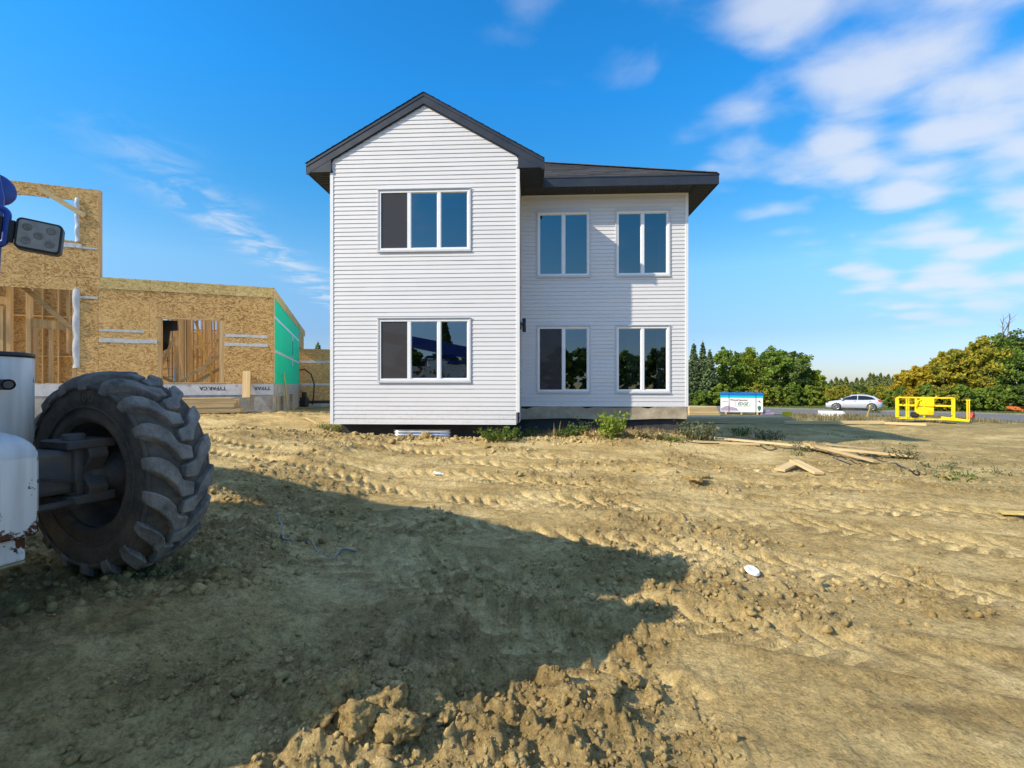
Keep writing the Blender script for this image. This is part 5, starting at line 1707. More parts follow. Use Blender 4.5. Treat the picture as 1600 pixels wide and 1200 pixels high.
# printed bundle
Yb = 30.0
bw, bh, bd = 2.42, 1.02, 1.25
bz = hz(wx(1158, Yb), Yb) + .16
bun = empty('wrapped_bundle', (wx(1158.5, Yb), Yb, bz), 0, 'plastic wrapped sheathing bundle, white with blue top and green EDGE lettering', 'bundle')
bun.rotation_euler = (0, 0, -.42); bun.scale = (1, 1, 1.19)
MB().box((-bw / 2, 0, 0), (bw / 2, bd, bh * .74)).build('wrap_body', M['bundle'], bun, bevel=.012)
vs = MB().box((-bw / 2 - .012, -.012, bh * .74 + .001), (bw / 2 + .012, bd + .012, bh * .86)).build('teal_band', M['wrapteal'], bun, bevel=.01)
MB().box((-bw / 2 - .016, -.016, bh * .86 + .001), (bw / 2 + .016, bd + .016, bh)).build('blue_top', M['wrapblue'], bun, bevel=.02)
for x in (-.73, .80): MB().box((x, -.022, -.002), (x + .025, -.019, bh + .003)).box((x, -.02, bh + .0035), (x + .025, bd, bh + .006)).build('strap', M['blackpipe'], bun)
RT = (math.radians(90), 0, 0)
text('Weyerhaeuser', 'printed_word', M['inkred'], bun, .17, (-.14, -.006, .635), RT)
text('EDGE', 'printed_word', M['inkgreen'], bun, .235, (.07, -.006, .43), RT, .001, .3)
fr = MB()
for a, b in (((-.36, .31), (.44, .31)), ((.44, .31), (.52, .58)), ((-.33, .55), (-.36, .31))): fr.beam((a[0], -.006, a[1]), (b[0], -.006, b[1]), .004, .022, up=(0, 1, 0))
fr.build('printed_frame', M['inkgreen'], bun)
def flat(name, mat, pts, y=-.0045): return MB().prism(pts, y, y + .0025).build(name, M[mat], bun)
flat('printed_shape', 'inkpale', [(-1.19, .05), (-.72, .05), (-.72, .34), (-.95, .29), (-1.19, .18)])
flat('printed_shape', 'inkpale', [(-.70, .06), (-.16, .06), (-.26, .20), (-.42, .24), (-.70, .29)])
flat('printed_shape', 'inkgreen', [(.90, .30), (1.05, .36), (1.12, .26), (1.08, .14), (1.0, .05), (.92, .17)])
flat('printed_shape', 'inkred', [(.86, .56), (1.02, .63), (1.10, .52), (1.04, .50), (.98, .56)])
flat('printed_shape', 'inkred', [(-1.1, .53), (-.78, .53), (-.78, .555), (-1.1, .555)])
for x in (-.9, 0, .9): MB().box((x - .05, .0, -.16), (x + .05, bd, -.002)).build('skid', M['lumber_grey'], bun)
# things beside it
ob = MB().box((-.55, 0, 0), (.3, .7, .16)).box((-.5, .02, .161), (.05, .66, .30)).build('dark_sacks', M['inkpale'], None, bevel=.04, seg=2)
ob.location = (wx(1203, 29.6), 29.6, hz(wx(1203, 29.6), 29.6)); tag(ob, 'dark flat packages lying on the soil right of the printed bundle', 'packages')
ob = MB().box((-.18, -.11, 0), (.18, .11, .20)).build('tool_case', M['yellow'], None, bevel=.02, seg=2)
MB().tube([(-.08, 0, .2), (-.07, 0, .245), (.07, 0, .245), (.08, 0, .2)], .011, 8).build('handle', M['yellow'], ob)
ob.location = (wx(1230, 22.7), 22.7, ztop + .0); tag(ob, 'small yellow tool case on the right end of the low lumber pile', 'tool case')
# wrapped foam by the car
Yf = 33.0
zf = hz(wx(1300, Yf), Yf)
wf = empty('foam_pack', (wx(1302, Yf), Yf, zf), -.35, 'white wrapped foam pack lying in the weeds in front of the silver car', 'pack')
MB().box((-.72, 0, 0), (.62, .9, .46)).build('foam_block', M['foam'], wf, bevel=.02)
MB().prism([(.621, 0), (1.12, 0), (.95, .10), (.621, .45)], .02, .85).build('wrap_tail', M['bundle'], wf, bevel=.01)
# lath stake
a = G(1352, 655); 
board('survey_stake', Vector((a.x, a.y, a.z - .1)), Vector((a.x + .35, a.y + .1, a.z + .72)), .05, .03, 'yellowwood', 'leaning yellow green survey stake in the weeds before the silver car', 'stake', None, 0, (0, -1, 0))

# silver hatchback
cp = Vector((wx(1333, 44.5), 44.5, 0)); cp.z = hz(cp.x, cp.y) + .055
car_ = empty('parked_car', cp, math.atan2(ROAD_D[1], ROAD_D[0]), 'silver hatchback car parked on the street behind the lot', 'car')
# local +X = rear (towards the right), -Y = side that faces the camera
ST = [  # x, half width, bottom z, belt z, top z of the lower body
    (-2.16, .55, .32, .56, .60), (-2.10, .72, .24, .62, .68), (-1.85, .82, .20, .66, .78), (-1.4, .87, .19, .70, .87), (-.9, .89, .19, .72, .95), (0, .90, .19, .74, .97),
    (.9, .90, .19, .76, 1.0), (1.5, .89, .20, .80, 1.04), (1.9, .84, .24, .82, 1.05), (2.10, .74, .32, .80, .98), (2.15, .60, .42, .70, .84)]
mb = MB(); rings = []
for x, w, b, m, t in ST:
    rings += [(x, -w * .82, b), (x, -w * .98, b + .10), (x, -w, m - .12), (x, -w * .985, m), (x, -w * .90, t), (x, 0, t + .02), (x, w * .90, t), (x, w * .985, m), (x, w, m - .12), (x, w * .98, b + .10), (x, w * .82, b)]
n = 11; fs = []
for i in range(len(ST) - 1):
    for k in range(n): fs.append((i * n + k, i * n + (k + 1) % n, (i + 1) * n + (k + 1) % n, (i + 1) * n + k))
fs += [tuple(range(n))[::-1], tuple(range((len(ST) - 1) * n, len(ST) * n))]
body = mb.add(rings, fs, smooth=True).build('body', M['silver'], car_)
top = [(-1.05, .70, .94), (-.60, .66, 1.20), (-.15, .62, 1.43), (.4, .60, 1.49), (1.0, .59, 1.46), (1.55, .60, 1.34), (1.85, .66, 1.12), (1.98, .68, 1.03)]
vs = []
for x, w, t in top: vs += [(x, -.80, .93), (x, -w - .02, t - .05), (x, -w * .8, t), (x, w * .8, t), (x, w + .02, t - .05), (x, .80, .93)]
fs = [(i * 6 + k, i * 6 + k + 1, (i + 1) * 6 + k + 1, (i + 1) * 6 + k) for i in range(len(top) - 1) for k in range(5)]
fs += [tuple(range(6))[::-1], tuple(range(len(vs) - 6, len(vs)))]
MB().add(vs, fs, smooth=True).build('roof', M['silver'], body)
for s in (-1, 1):
    def sw(pts, name):
        MB().add([(x, s * (.825 - (z - .95) * .36), z) for x, z in pts] + [(x, s * (.800 - (z - .95) * .36), z) for x, z in pts],
                 [tuple(range(len(pts))), *[(i, (i + 1) % len(pts), (i + 1) % len(pts) + len(pts), i + len(pts)) for i in range(len(pts))]]).build(name, M['carglass'], body)
    sw([(-.95, 1.0), (-.42, 1.26), (-.05, 1.38), (.28, 1.40), (.26, 1.01)], 'side_window')
    sw([(.33, 1.01), (.35, 1.40), (.95, 1.37), (1.35, 1.27), (1.62, 1.08), (1.45, 1.03)], 'side_window')
    MB().box((-.95, s * .93 - .07, .99), (-.78, s * .93 + .07, 1.10)).build('wing_mirror', M['silver'], body, bevel=.02)
    MB().box((-2.06, s * .62 - .12, .66), (-1.80, s * .68 + .12, .75)).build('headlight', M['carglass'], body, bevel=.02)
    MB().box((1.80, s * .80 - .07, .90), (2.06, s * .72 + .07, 1.03)).build('tail_light', M['red'], body, bevel=.02)
    for hx in (.10, 1.2): MB().box((hx - .1, s * .915 - .012, .90), (hx + .1, s * .915 + .012, .925)).build('door_handle', M['chrome'], body)
    MB().box((-1.3, s * .895 - .015, .19), (1.3, s * .895 + .015, .25)).build('sill_skirt', M['black'], body)
    for wxx in (-1.32, 1.33):
        MB().lathe([(-.035, .38), (.03, .38), (.03, 0)] if s > 0 else [(.035, .38), (-.03, .38), (-.03, 0)], 24, M=Matrix.Translation((wxx, s * .872, .36))).build('wheel_arch', M['black'], body, fix=False)
        wh = MB().lathe([(-.10, .2), (-.11, .30), (-.08, .325), (.08, .325), (.11, .30), (.10, .2)], 28, M=Matrix.Identity(4)).build('wheel', M['rubber'], car_, fix=False)
        wh.location = (wxx, s * .83, .325)
        rm = MB().lathe([(s * .06, .21), (s * .10, .20), (s * .10, .185), (s * .05, .18), (s * .05, 0)], 24)
        for k in range(5):
            a = k * 2 * math.pi / 5; rm.beam((0, s * .09, 0), (.19 * math.cos(a), s * .09, .19 * math.sin(a)), .05, .03, up=(0, 1, 0))
        rm.build('rim', M['galv'], wh, fix=False)
MB().add([(-1.0, -.66, .985), (-1.0, .66, .985), (-.22, .56, 1.425), (-.22, -.56, 1.425)], [(0, 1, 2, 3)]).build('windscreen', M['carglass'], body, fix=False)
MB().add([(1.99, -.56, 1.07), (1.99, .56, 1.07), (1.60, .50, 1.35), (1.60, -.50, 1.35)], [(0, 3, 2, 1)]).build('rear_window', M['carglass'], body, fix=False)
MB().box((-2.18, -.5, .36), (-2.12, .5, .52)).build('grille', M['black'], body)

# yellow work platform
Yk = 21.5
kz = hz(wx(1455, Yk), Yk)
bk = empty('work_platform', (wx(1455, Yk), Yk, kz), math.radians(-40), 'yellow railed work platform standing in the weeds by the street', 'work platform')
S_ = Yk / 740.0
def kx(px): return (px - 1455) * S_ * .755
def kzv(py): return 1.5 + (600 - py) * S_ - kz
def rail(a, b, r=.045, name='rail'): return MB().beam(a, b, r, r).build(name, M['yellow'], bk, bevel=.008)
zt, zm, zb_ = kzv(622), kzv(634.5), kzv(652)
D = 1.1
rail((kx(1399), 0, zt), (kx(1491), 0, zt)); rail((kx(1403), 0, zm), (kx(1432), 0, zm)); rail((kx(1461), 0, zm), (kx(1489), 0, zm))
for x, w in ((1400, .12), (1416, .07), (1419.5, .05), (1431, .09), (1489.5, .09)):
    MB().beam((kx(x), 0.002, zb_ - .05), (kx(x), .002, zt - .025), w, .06, up=(0, 1, 0)).build('post', M['yellow'], bk, bevel=.008)
rail((kx(1401), D, zt), (kx(1490), D, zt)); rail((kx(1403), D, zm), (kx(1490), D, zm))
for x in (1402, 1445, 1489): MB().beam((kx(x), D, zb_ - .1), (kx(x), D, zt - .025), .05, .05, up=(0, 1, 0)).build('post', M['yellow'], bk, bevel=.008)
for x in (1400, 1490): rail((kx(x), .03, zt), (kx(x), D - .03, zt))
MB().prism([(kx(1437), zt - .02), (kx(1460), zt - .02), (kx(1460), zm - .03), (kx(1437.5), zm - .03)], -.10, -.03).build('control_panel', M['yellow'], bk, bevel=.02)
MB().prism([(kx(1434), zm - .06), (kx(1459.5), zm - .06), (kx(1459), zb_ + .10), (kx(1437), zb_ + .10), (kx(1431), zm - .32)], -.14, -.02).build('control_box', M['yellow'], bk, bevel=.02)
MB().tube([(kx(1433), -.06, zm - .1), (kx(1435), -.12, zm + .25), (kx(1440), -.12, zt - .10)], .035, 8).build('hose', M['yellow'], bk)
MB().box((kx(1461.5), -.04, zt + .03), (kx(1464), .03, zt + .11)).build('latch', M['yellow'], bk, bevel=.01)
MB().box((kx(1422), -.10, zb_ - .03), (kx(1436), .15, zb_ + .22)).build('foot_pedal', M['black'], bk, bevel=.05)
MB().box((kx(1401), .03, zb_ - .12), (kx(1490), D - .03, zb_ - .06)).build('floor_plate', M['yellow'], bk)
MB().prism([(kx(1470), zb_ + .06), (kx(1489), zb_ + .02), (kx(1512), zb_ - .06), (kx(1512), zb_ - .14), (kx(1470), zb_ - .10)], -.12, -.06).build('toe_board', M['yellow'], bk, bevel=.01)
gp_ = MB()
for x in (1508.5, 1511.5): gp_.beam((kx(x), -.08, zb_ - .1), (kx(x), -.08, kzv(624)), .045, .05, up=(0, 1, 0))
gp_.beam((kx(1506.5), -.08, kzv(624.5)), (kx(1513), -.08, kzv(624.5)), .06, .06); gp_.build('gate_post', M['yellow'], bk, bevel=.006)
# red can and orange barrier
p = Vector((wx(1517, 23), 23, 0)); p.z = hz(p.x, p.y)
ob = MB().box((-.12, -.08, 0), (.12, .08, .26)).build('fuel_can', M['red'], None, bevel=.03, seg=2)
MB().tube([(-.08, 0, .26), (-.08, 0, .32), (.05, 0, .32), (.06, 0, .26)], .013, 8).build('handle', M['red'], ob)
MB().tube([(.09, 0, .24), (.13, 0, .33)], .02, 8).build('spout', M['black'], ob)
ob.location = p + Vector((0, 0, .12)); ob.rotation_euler = (.1, .35, .4); tag(ob, 'red fuel can lying in the weeds beside the yellow platform', 'fuel can')
p = Vector((wx(1586, 43.0), 43.0, 0)); p.z = hz(p.x, p.y)
ob = MB().box((-.75, -.2, .1), (.62, .2, .46)).box((-.7, -.25, 0), (-.5, .25, .1)).box((.35, -.25, 0), (.55, .25, .1)).build('barrier', M['orange'], None, bevel=.04)
ob.location = p; ob.rotation_euler = (0, 0, -.5); tag(ob, 'low orange plastic barrier on the grass verge beyond the street', 'barrier')

# ------------------------------------------------------------------ vegetation
def leaf_quads(P, size, rng, up=.3, elong=1.6):
    """one small bent leaf per point"""
    n = len(P)
    d = rng.normal(size=(n, 3)); d[:, 2] *= .8; d /= np.linalg.norm(d, axis=1)[:, None]
    e = rng.normal(size=(n, 3)); e -= d * (e * d).sum(1)[:, None]; e /= np.linalg.norm(e, axis=1)[:, None]
    s = size * rng.uniform(.6, 1.35, n)[:, None]
    a = P - d * s * .5 * elong; c = P + d * s * .5 * elong
    b = P + e * s * .5; f = P - e * s * .5
    V = np.stack([a, b, c, f], 1).reshape(-1, 3)
    Q = np.arange(4 * n).reshape(-1, 4)
    return V, Q


def trunk_mb(h, r, rng, limbs, lean=0.0, spread=.5, start=.25):
    mb = MB()
    pts = []; x = y = 0
    k = 7
    for i in range(k + 1):
        pts.append((x, y, -.25 + (h + .25) * i / k)); x += rng.normal() * h * .012 + lean * h / k; y += rng.normal() * h * .012
    mb.tube(pts, [r * (1.25 if i == 0 else 1) * (1 - .9 * i / k) + .008 for i in range(k + 1)], 8)
    ends = []
    for j in range(limbs):
        t = start + (.95 - start) * j / max(1, limbs - 1)
        i = int(t * k); p = Vector(pts[i])
        a = rng.uniform(0, 6.28); l = h * spread * (1.05 - t) * rng.uniform(.7, 1.2)
        q1 = p + Vector((math.cos(a) * l * .5, math.sin(a) * l * .5, l * .45)); q2 = p + Vector((math.cos(a + .2) * l, math.sin(a + .2) * l, l * 1.05))
        rr = r * (1 - t) * .5 + .012
        mb.tube([p, q1, q2], [rr, rr * .6, .008], 6)
        ends += [q1, q2]
    return mb, ends


def broadleaf(name, loc, h, w, mat, label, seed, group=None, leaf=.20, dens=1.0, low=.12, dead=0, cat='tree', per=82):
    rng = np.random.default_rng(seed)
    root = empty(name, loc, rng.uniform(0, 6.28), label, cat, group)
    mb, ends = trunk_mb(h * .93, .02 * h + .03, rng, 9)
    mb.build('trunk', M['bark'], root, fix=False)
    cl = []
    nC = int(80 * dens)
    for i in range(nC):
        z = low + (1 - low) * rng.beta(1.25, 1.35)
        prof = math.sin(min(1, max(0, (z - low * .6) / (1 - low * .6))) ** .75 * math.pi) ** .6
        a = rng.uniform(0, 6.28); rr = w * .5 * prof * math.sqrt(rng.uniform(.12, 1.25)) * (1 + .28 * math.sin(2 * a + seed) * math.sin(z * 9 + seed))
        cl.append((rr * math.cos(a), rr * math.sin(a), z * h * .97, rng.uniform(.036, .100) * (h * .55 + w * .35)))
    for i in range(int(12 * dens)):      # shoots that break the outline
        a = rng.uniform(0, 6.28); t = rng.uniform(0, .75) ** .5; rr = w * .5 * t
        zt = h * (low + (1 - low) * (1 - t ** 2.2) * rng.uniform(.86, 1.0))
        for q in range(3): cl.append((rr * math.cos(a), rr * math.sin(a), zt - q * .045 * h, .035 * h * (1 + .4 * q)))
    for e in ends: cl.append((e.x, e.y, e.z, rng.uniform(.07, .11) * h))
    P = []
    for cx, cy, cz, r in cl:
        n = int(per * (r / (.11 * h)) ** 1.4)
        d = rng.normal(size=(n, 3)); d /= np.linalg.norm(d, axis=1)[:, None]
        rad = r * (rng.uniform(.2, 1, n)[:, None] ** .7 * 1.12)
        p = d * rad * np.array([1, 1, .72]) + np.array([cx, cy, cz]); P.append(p)
    P = np.vstack(P)
    P = P[P[:, 2] > .03 * h]
    V, Q = leaf_quads(P, leaf, rng)
    link('crown', np_mesh('crown', V, Q), M[mat], root)
    if dead:
        m2 = MB()
        for j in range(dead):
            a = rng.uniform(0, 6.28); p = Vector((rng.normal() * .25, rng.normal() * .25, h * .84)); pts = [p]
            for s in range(6):
                p = p + Vector((math.cos(a) * h * .016 + rng.normal() * .06, math.sin(a) * h * .016 + rng.normal() * .06, h * rng.uniform(.05, .075))); pts.append(p)
                if s in (2, 3, 4):
                    b = rng.uniform(0, 6.28); q = p + Vector((math.cos(b) * .5, math.sin(b) * .5, .55)); m2.tube([p, (p + q) / 2 + Vector((.05, 0, 0)), q], [.028, .02, .008], 5)
            m2.tube(pts, [.07, .06, .05, .042, .034, .024, .010], 6)
        m2.build('bare_twigs', M['twig'], root, fix=False)
    return root


def spruce(name, loc, h, w, mat, label, seed, group=None, leaf=.16, dens=1.0, cat='tree'):
    rng = np.random.default_rng(seed)
    root = empty(name, loc, rng.uniform(0, 6.28), label, cat, group)
    mb = MB().tube([(0, 0, -.2), (rng.normal() * .03, 0, h * .5), (0, 0, h * .98)], [.018 * h + .02, .010 * h + .01, .008], 7)
    mb.build('trunk', M['bark'], root, fix=False)
    P = []
    layers = int(22 + h * 2.4)
    for i in range(layers):
        t = (i + rng.uniform(-.25, .25)) / layers
        z = h * (.05 + .93 * t); r = w * .5 * (1 - t) ** .85 * rng.uniform(.78, 1.12) + .05
        nb_ = int(9 + 6 * (1 - t))
        a0 = rng.uniform(0, 6.28)
        for k in range(nb_):
            a = a0 + 6.283 * k / nb_ + rng.normal() * .15; l = r * rng.uniform(.75, 1.15)
            m = max(8, int(34 * dens * l / (w * .5)))
            s = rng.uniform(.12, 1, m) ** .8
            q = np.stack([np.cos(a) * l * s, np.sin(a) * l * s, z - .28 * l * s + .16 * l * s ** 2.2], 1)
            q += rng.normal(size=q.shape) * np.array([.055, .055, .035]) * (h * .10 + .25); P.append(q)
    top = rng.normal(size=(int(26 * dens), 3)) * np.array([.04, .04, .05 * h]) * .8 + np.array([0, 0, h * .965]); P.append(top)
    P = np.vstack(P)
    V, Q = leaf_quads(P, leaf, rng, elong=1.9)
    link('crown', np_mesh('crown', V, Q), M[mat], root)
    return root


def tx(px, Y):
    x = wx(px, Y); return Vector((x, Y, hz(x, Y) - .05))
def th(px, Y, py): return 1.5 + (600 - py) * Y / 740.0 - hz(wx(px, Y), Y) + .05

GR1 = 'trees across the street behind the white house'
for (px, Y, py, w, kind, mat, lab, sd) in (
    (1068, 60, 540, 3.0, 's', 'needle', 'dark spruce partly hidden by the right corner of the white house', 1),
    (1084, 57, 536, 2.9, 's', 'needle', 'tall dark spruce next to the right corner of the white house', 2),
    (1098, 60, 535, 2.7, 's', 'needle', 'second dark spruce from the white house corner, pointed top', 3),
    (1109, 56, 548, 3.0, 's', 'needle', 'shorter dense spruce third from the white house corner', 4),
    (1129, 58, 540, 3.1, 'b', 'leaf_green', 'round topped green poplar right of the dark spruces', 5),
    (1149, 60, 550, 3.0, 'b', 'leaf_dark', 'darker loose topped tree behind the printed bundle', 6),
    (1171, 58, 541, 3.0, 'b', 'leaf_light', 'slim light green poplar above the right end of the printed bundle', 7),
    (1191, 61, 551, 2.8, 'b', 'leaf_dark', 'dark green tree between two taller poplars', 8),
    (1207, 57, 541, 3.3, 'b', 'leaf_green', 'broad green poplar with the flattest top of the row', 9),
    (1224, 60, 543, 3.0, 'b', 'leaf_green', 'open crowned poplar with sky showing through', 10),
    (1239, 57, 547, 2.6, 'b', 'leaf_dark', 'dark leaning poplar near the right end of the row', 11),
    (1254, 59, 551, 2.3, 'b', 'leaf_green', 'narrow upright poplar, next to last of the row', 12),
    (1273, 58, 576, 2.6, 'b', 'leaf_light', 'low light green tree that ends the row on the right', 13)):
    f = spruce if kind == 's' else broadleaf
    f('spruce_tree' if kind == 's' else 'poplar_tree', tx(px, Y), th(px, Y, py), w, mat, lab, sd, GR1)
for i, (px, Y, py, w, mat, lab) in enumerate((
    (1096, 54, 610, 3.0, 'leaf_green', 'low green bush under the dark spruces'), (1128, 54, 600, 3.2, 'leaf_light', 'bright green bush behind the printed bundle'),
    (1158, 54, 604, 3.0, 'leaf_green', 'green bush behind the middle of the printed bundle'), (1186, 54, 600, 3.0, 'leaf_mix', 'yellowing bush right above the end of the printed bundle'),
    (1214, 54, 604, 3.2, 'leaf_light', 'light bush left of the yellow tool case'), (1240, 54, 598, 3.2, 'leaf_green', 'dark based bush above the yellow tool case'),
    (1266, 54, 602, 3.0, 'leaf_light', 'bush at the foot of the low light green tree'), (1288, 56, 606, 3.2, 'leaf_mix', 'olive bush left of the silver car'))):
    broadleaf('bush', tx(px, Y), th(px, Y, py), w, mat, lab, 40 + i, 'bushes along the verge', .2, .6, .02, 0, 'bush')
# far line
ORD = 'first second third fourth fifth sixth seventh eighth ninth tenth eleventh twelfth thirteenth fourteenth fifteenth sixteenth seventeenth eighteenth nineteenth twentieth'.split()
lab_f = 'small dark spruce in the far tree line beyond the street'
for i, px in enumerate((1290, 1299, 1307, 1314, 1322, 1331, 1339, 1347, 1354, 1360, 1365, 1371, 1376, 1382, 1388, 1395, 1402, 1409, 1282, 1274)):
    rng = np.random.default_rng(70 + i)
    top = 596 - rng.uniform(0, 7) - (6 if px > 1355 else 0) + (2 if px in (1290, 1331) else 0)
    Y = 112 + rng.uniform(-10, 12)
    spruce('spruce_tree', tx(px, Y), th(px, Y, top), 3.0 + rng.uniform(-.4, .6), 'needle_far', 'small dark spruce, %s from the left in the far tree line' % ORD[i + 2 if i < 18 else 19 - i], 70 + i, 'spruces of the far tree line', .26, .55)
for i, (px, Y, py) in enumerate(((1296, 74, 605), (1312, 72, 602), (1328, 76, 606), (1344, 73, 603), (1360, 75, 604), (1376, 72, 601), (1392, 74, 604), (1303, 66, 614), (1335, 66, 613), (1368, 66, 612), (1390, 62, 612))):
    broadleaf('bush', tx(px, Y), th(px, Y, py), 3.6, 'leaf_mix' if i % 3 else 'leaf_dark', '%s bush from the left in the olive hedge behind the silver car' % ORD[(0, 2, 4, 5, 7, 8, 10, 1, 3, 6, 9)[i]], 100 + i, 'hedge bushes behind the silver car', .24, .55, .02, 0, 'bush', 80)
GR2 = 'turning trees on the right across the street'
for (px, Y, py, w, mat, dead, lab, sd) in (
    (1414, 50, 577, 2.6, 'leaf_gold', 0, 'golden small tree at the left end of the autumn trees', 121),
    (1432, 48, 571, 2.8, 'leaf_gold', 0, 'golden orange tree behind the left rail of the yellow platform', 122),
    (1455, 50, 563, 3.2, 'leaf_gold', 0, 'golden yellow tree above the yellow control panel', 123),
    (1476, 47, 549, 3.0, 'leaf_mix', 0, 'olive yellow tree rising behind the right half of the yellow platform', 124),
    (1499, 47, 541, 3.2, 'leaf_mix', 0, 'tall half yellow tree above the gate post of the yellow platform', 125),
    (1519, 49, 538, 2.9, 'leaf_gold', 0, 'golden topped tree left of the bare twigged one', 126),
    (1534, 46, 526, 3.0, 'leaf_mix', 0, 'tall olive tree just left of the bare twigs', 127),
    (1560, 46, 520, 3.6, 'leaf_green', 3, 'tallest tree on the right with bare dead twigs on top', 128),
    (1588, 47, 513, 3.2, 'leaf_dark', 0, 'tall dark tree at the right edge of the picture', 129),
    (1622, 46, 520, 4.0, 'leaf_green', 0, 'wide green tree just beyond the right edge', 130)):
    broadleaf('broadleaf_tree', tx(px, Y), th(px, Y, py), w, mat, lab, sd, GR2, .19, 1.15, .08, dead)
for i, (px, Y, py, w, mat, lab) in enumerate((
    (1405, 47, 604, 2.8, 'leaf_green', 'green bush right behind the tail of the silver car'), (1424, 45, 606, 2.6, 'leaf_gold', 'golden bush behind the left posts of the yellow platform'),
    (1446, 45, 600, 2.8, 'leaf_green', 'green bush behind the yellow control panel'), (1474, 44, 604, 2.8, 'leaf_mix', 'yellowing bush behind the right rails of the platform'),
    (1502, 44, 602, 3.0, 'leaf_green', 'green bush behind the gate post'), (1530, 44, 606, 3.0, 'leaf_light', 'light bush between the red can and the orange barrier'),
    (1560, 43.5, 602, 3.2, 'leaf_green', 'green bush behind the orange barrier, left side'), (1592, 43.5, 600, 3.2, 'leaf_dark', 'dark bush behind the orange barrier at the right edge'))):
    broadleaf('bush', tx(px, Y), th(px, Y, py), w, mat, lab, 150 + i, 'bushes under the turning trees', .18, .7, .02, 0, 'bush')
# behind the unfinished house
broadleaf('broadleaf_tree', tx(4, 30), th(4, 30, 474), 5.0, 'leaf_dark', 'dark tree seen through the left opening of the unfinished house', 171)
broadleaf('bush', tx(94, 25), th(94, 25, 552), 3.2, 'leaf_light', 'bright bush seen through the lower opening beside the white wrapped jamb', 172, None, .12, 1.0, .02, 0, 'bush')
spruce('spruce_tree', tx(497, 44), th(497, 44, 537), 2.2, 'needle', 'spruce tip showing above the rear strand board wall', 173)
# what the windows mirror: trees behind the camera
for i, (x, y, h, w, k) in enumerate(((-14.0, -40, 9.6, 5.6, 's'), (-20, -44, 6.6, 6, 'b'), (-26, -42, 7.0, 6, 'b'), (-10.5, -45, 6.2, 5, 'b'), (-7, -42, 6.4, 5, 'b'), (-2.5, -44, 6.0, 5, 'b'), (2, -42, 6.6, 5, 'b'), (6, -44, 7.0, 5.5, 'b'), (11, -42, 6.0, 5, 'b'), (16, -44, 6.6, 5, 'b'), (-31, -46, 8, 6, 'b'), (21, -46, 6.5, 6, 'b'))):
    (spruce if k == 's' else broadleaf)('spruce_tree' if k == 's' else 'broadleaf_tree', (x, y, hz(x, y)), h, w, 'needle' if k == 's' else ('leaf_dark' if i % 2 else 'leaf_green'),
        'tree behind the viewer that shows only as a dark shape mirrored in the lower windows', 190 + i, 'trees mirrored in the windows', .36, .8, **({} if k == 's' else {'low': .01}))


# weeds and grasses
def tuft(name, loc, n, h, spread, mat, label, seed, cat='weed', leafy=0, width=.010, kind=None, group=None, droop=.6, squash=1.0):
    rng = np.random.default_rng(seed)
    V = []; Q = []
    for i in range(n):
        a = rng.uniform(0, 6.283); r0 = spread * .45 * math.sqrt(rng.uniform())
        bx_, by_ = r0 * math.cos(a), r0 * math.sin(a) * squash
        aa = a + rng.normal() * .7; l = h * rng.uniform(.45, 1.15); out = spread * .55 * rng.uniform(.2, 1.1) * droop
        wv = np.array([-math.sin(aa), math.cos(aa), 0]) * width * rng.uniform(.6, 1.3)
        gz = hz_off(loc, bx_, by_)
        b0 = len(V)
        for k, t in enumerate((0, .4, .75, 1.0)):
            p = np.array([bx_ + math.cos(aa) * out * t ** 1.7, by_ + math.sin(aa) * out * t ** 1.7, gz - .015 + l * (t - .28 * t ** 3 * droop)])
            ww_ = wv * (1 - t ** 1.5 * .9)
            V += [p - ww_, p + ww_]
        for k in range(3): Q.append((b0 + 2 * k, b0 + 2 * k + 1, b0 + 2 * k + 3, b0 + 2 * k + 2))
        if leafy:
            for q in range(leafy):
                t = rng.uniform(.3, 1); p = np.array([bx_ + math.cos(aa) * out * t ** 1.7, by_ + math.sin(aa) * out * t ** 1.7, gz + l * (t - .28 * t ** 3 * droop)]) + rng.normal(size=3) * .025
                v, _ = leaf_quads(p[None], .042 * (h / .4) ** .5, rng); b1 = len(V); V += list(v); Q.append((b1, b1 + 1, b1 + 2, b1 + 3))
    o = link(name, np_mesh(name, np.array(V), np.array(Q)), M[mat])
    o.location = loc
    return tag(o, label, cat if not kind else None, group, kind)


def hz_off(loc, dx, dy):
    return hz0(loc[0] + dx, loc[1] + dy) - loc[2]
_cache = {}
def hz0(x, y):
    k = (round(x * 25), round(y * 25))
    if k not in _cache: _cache[k] = hz(x, y)
    return _cache[k]

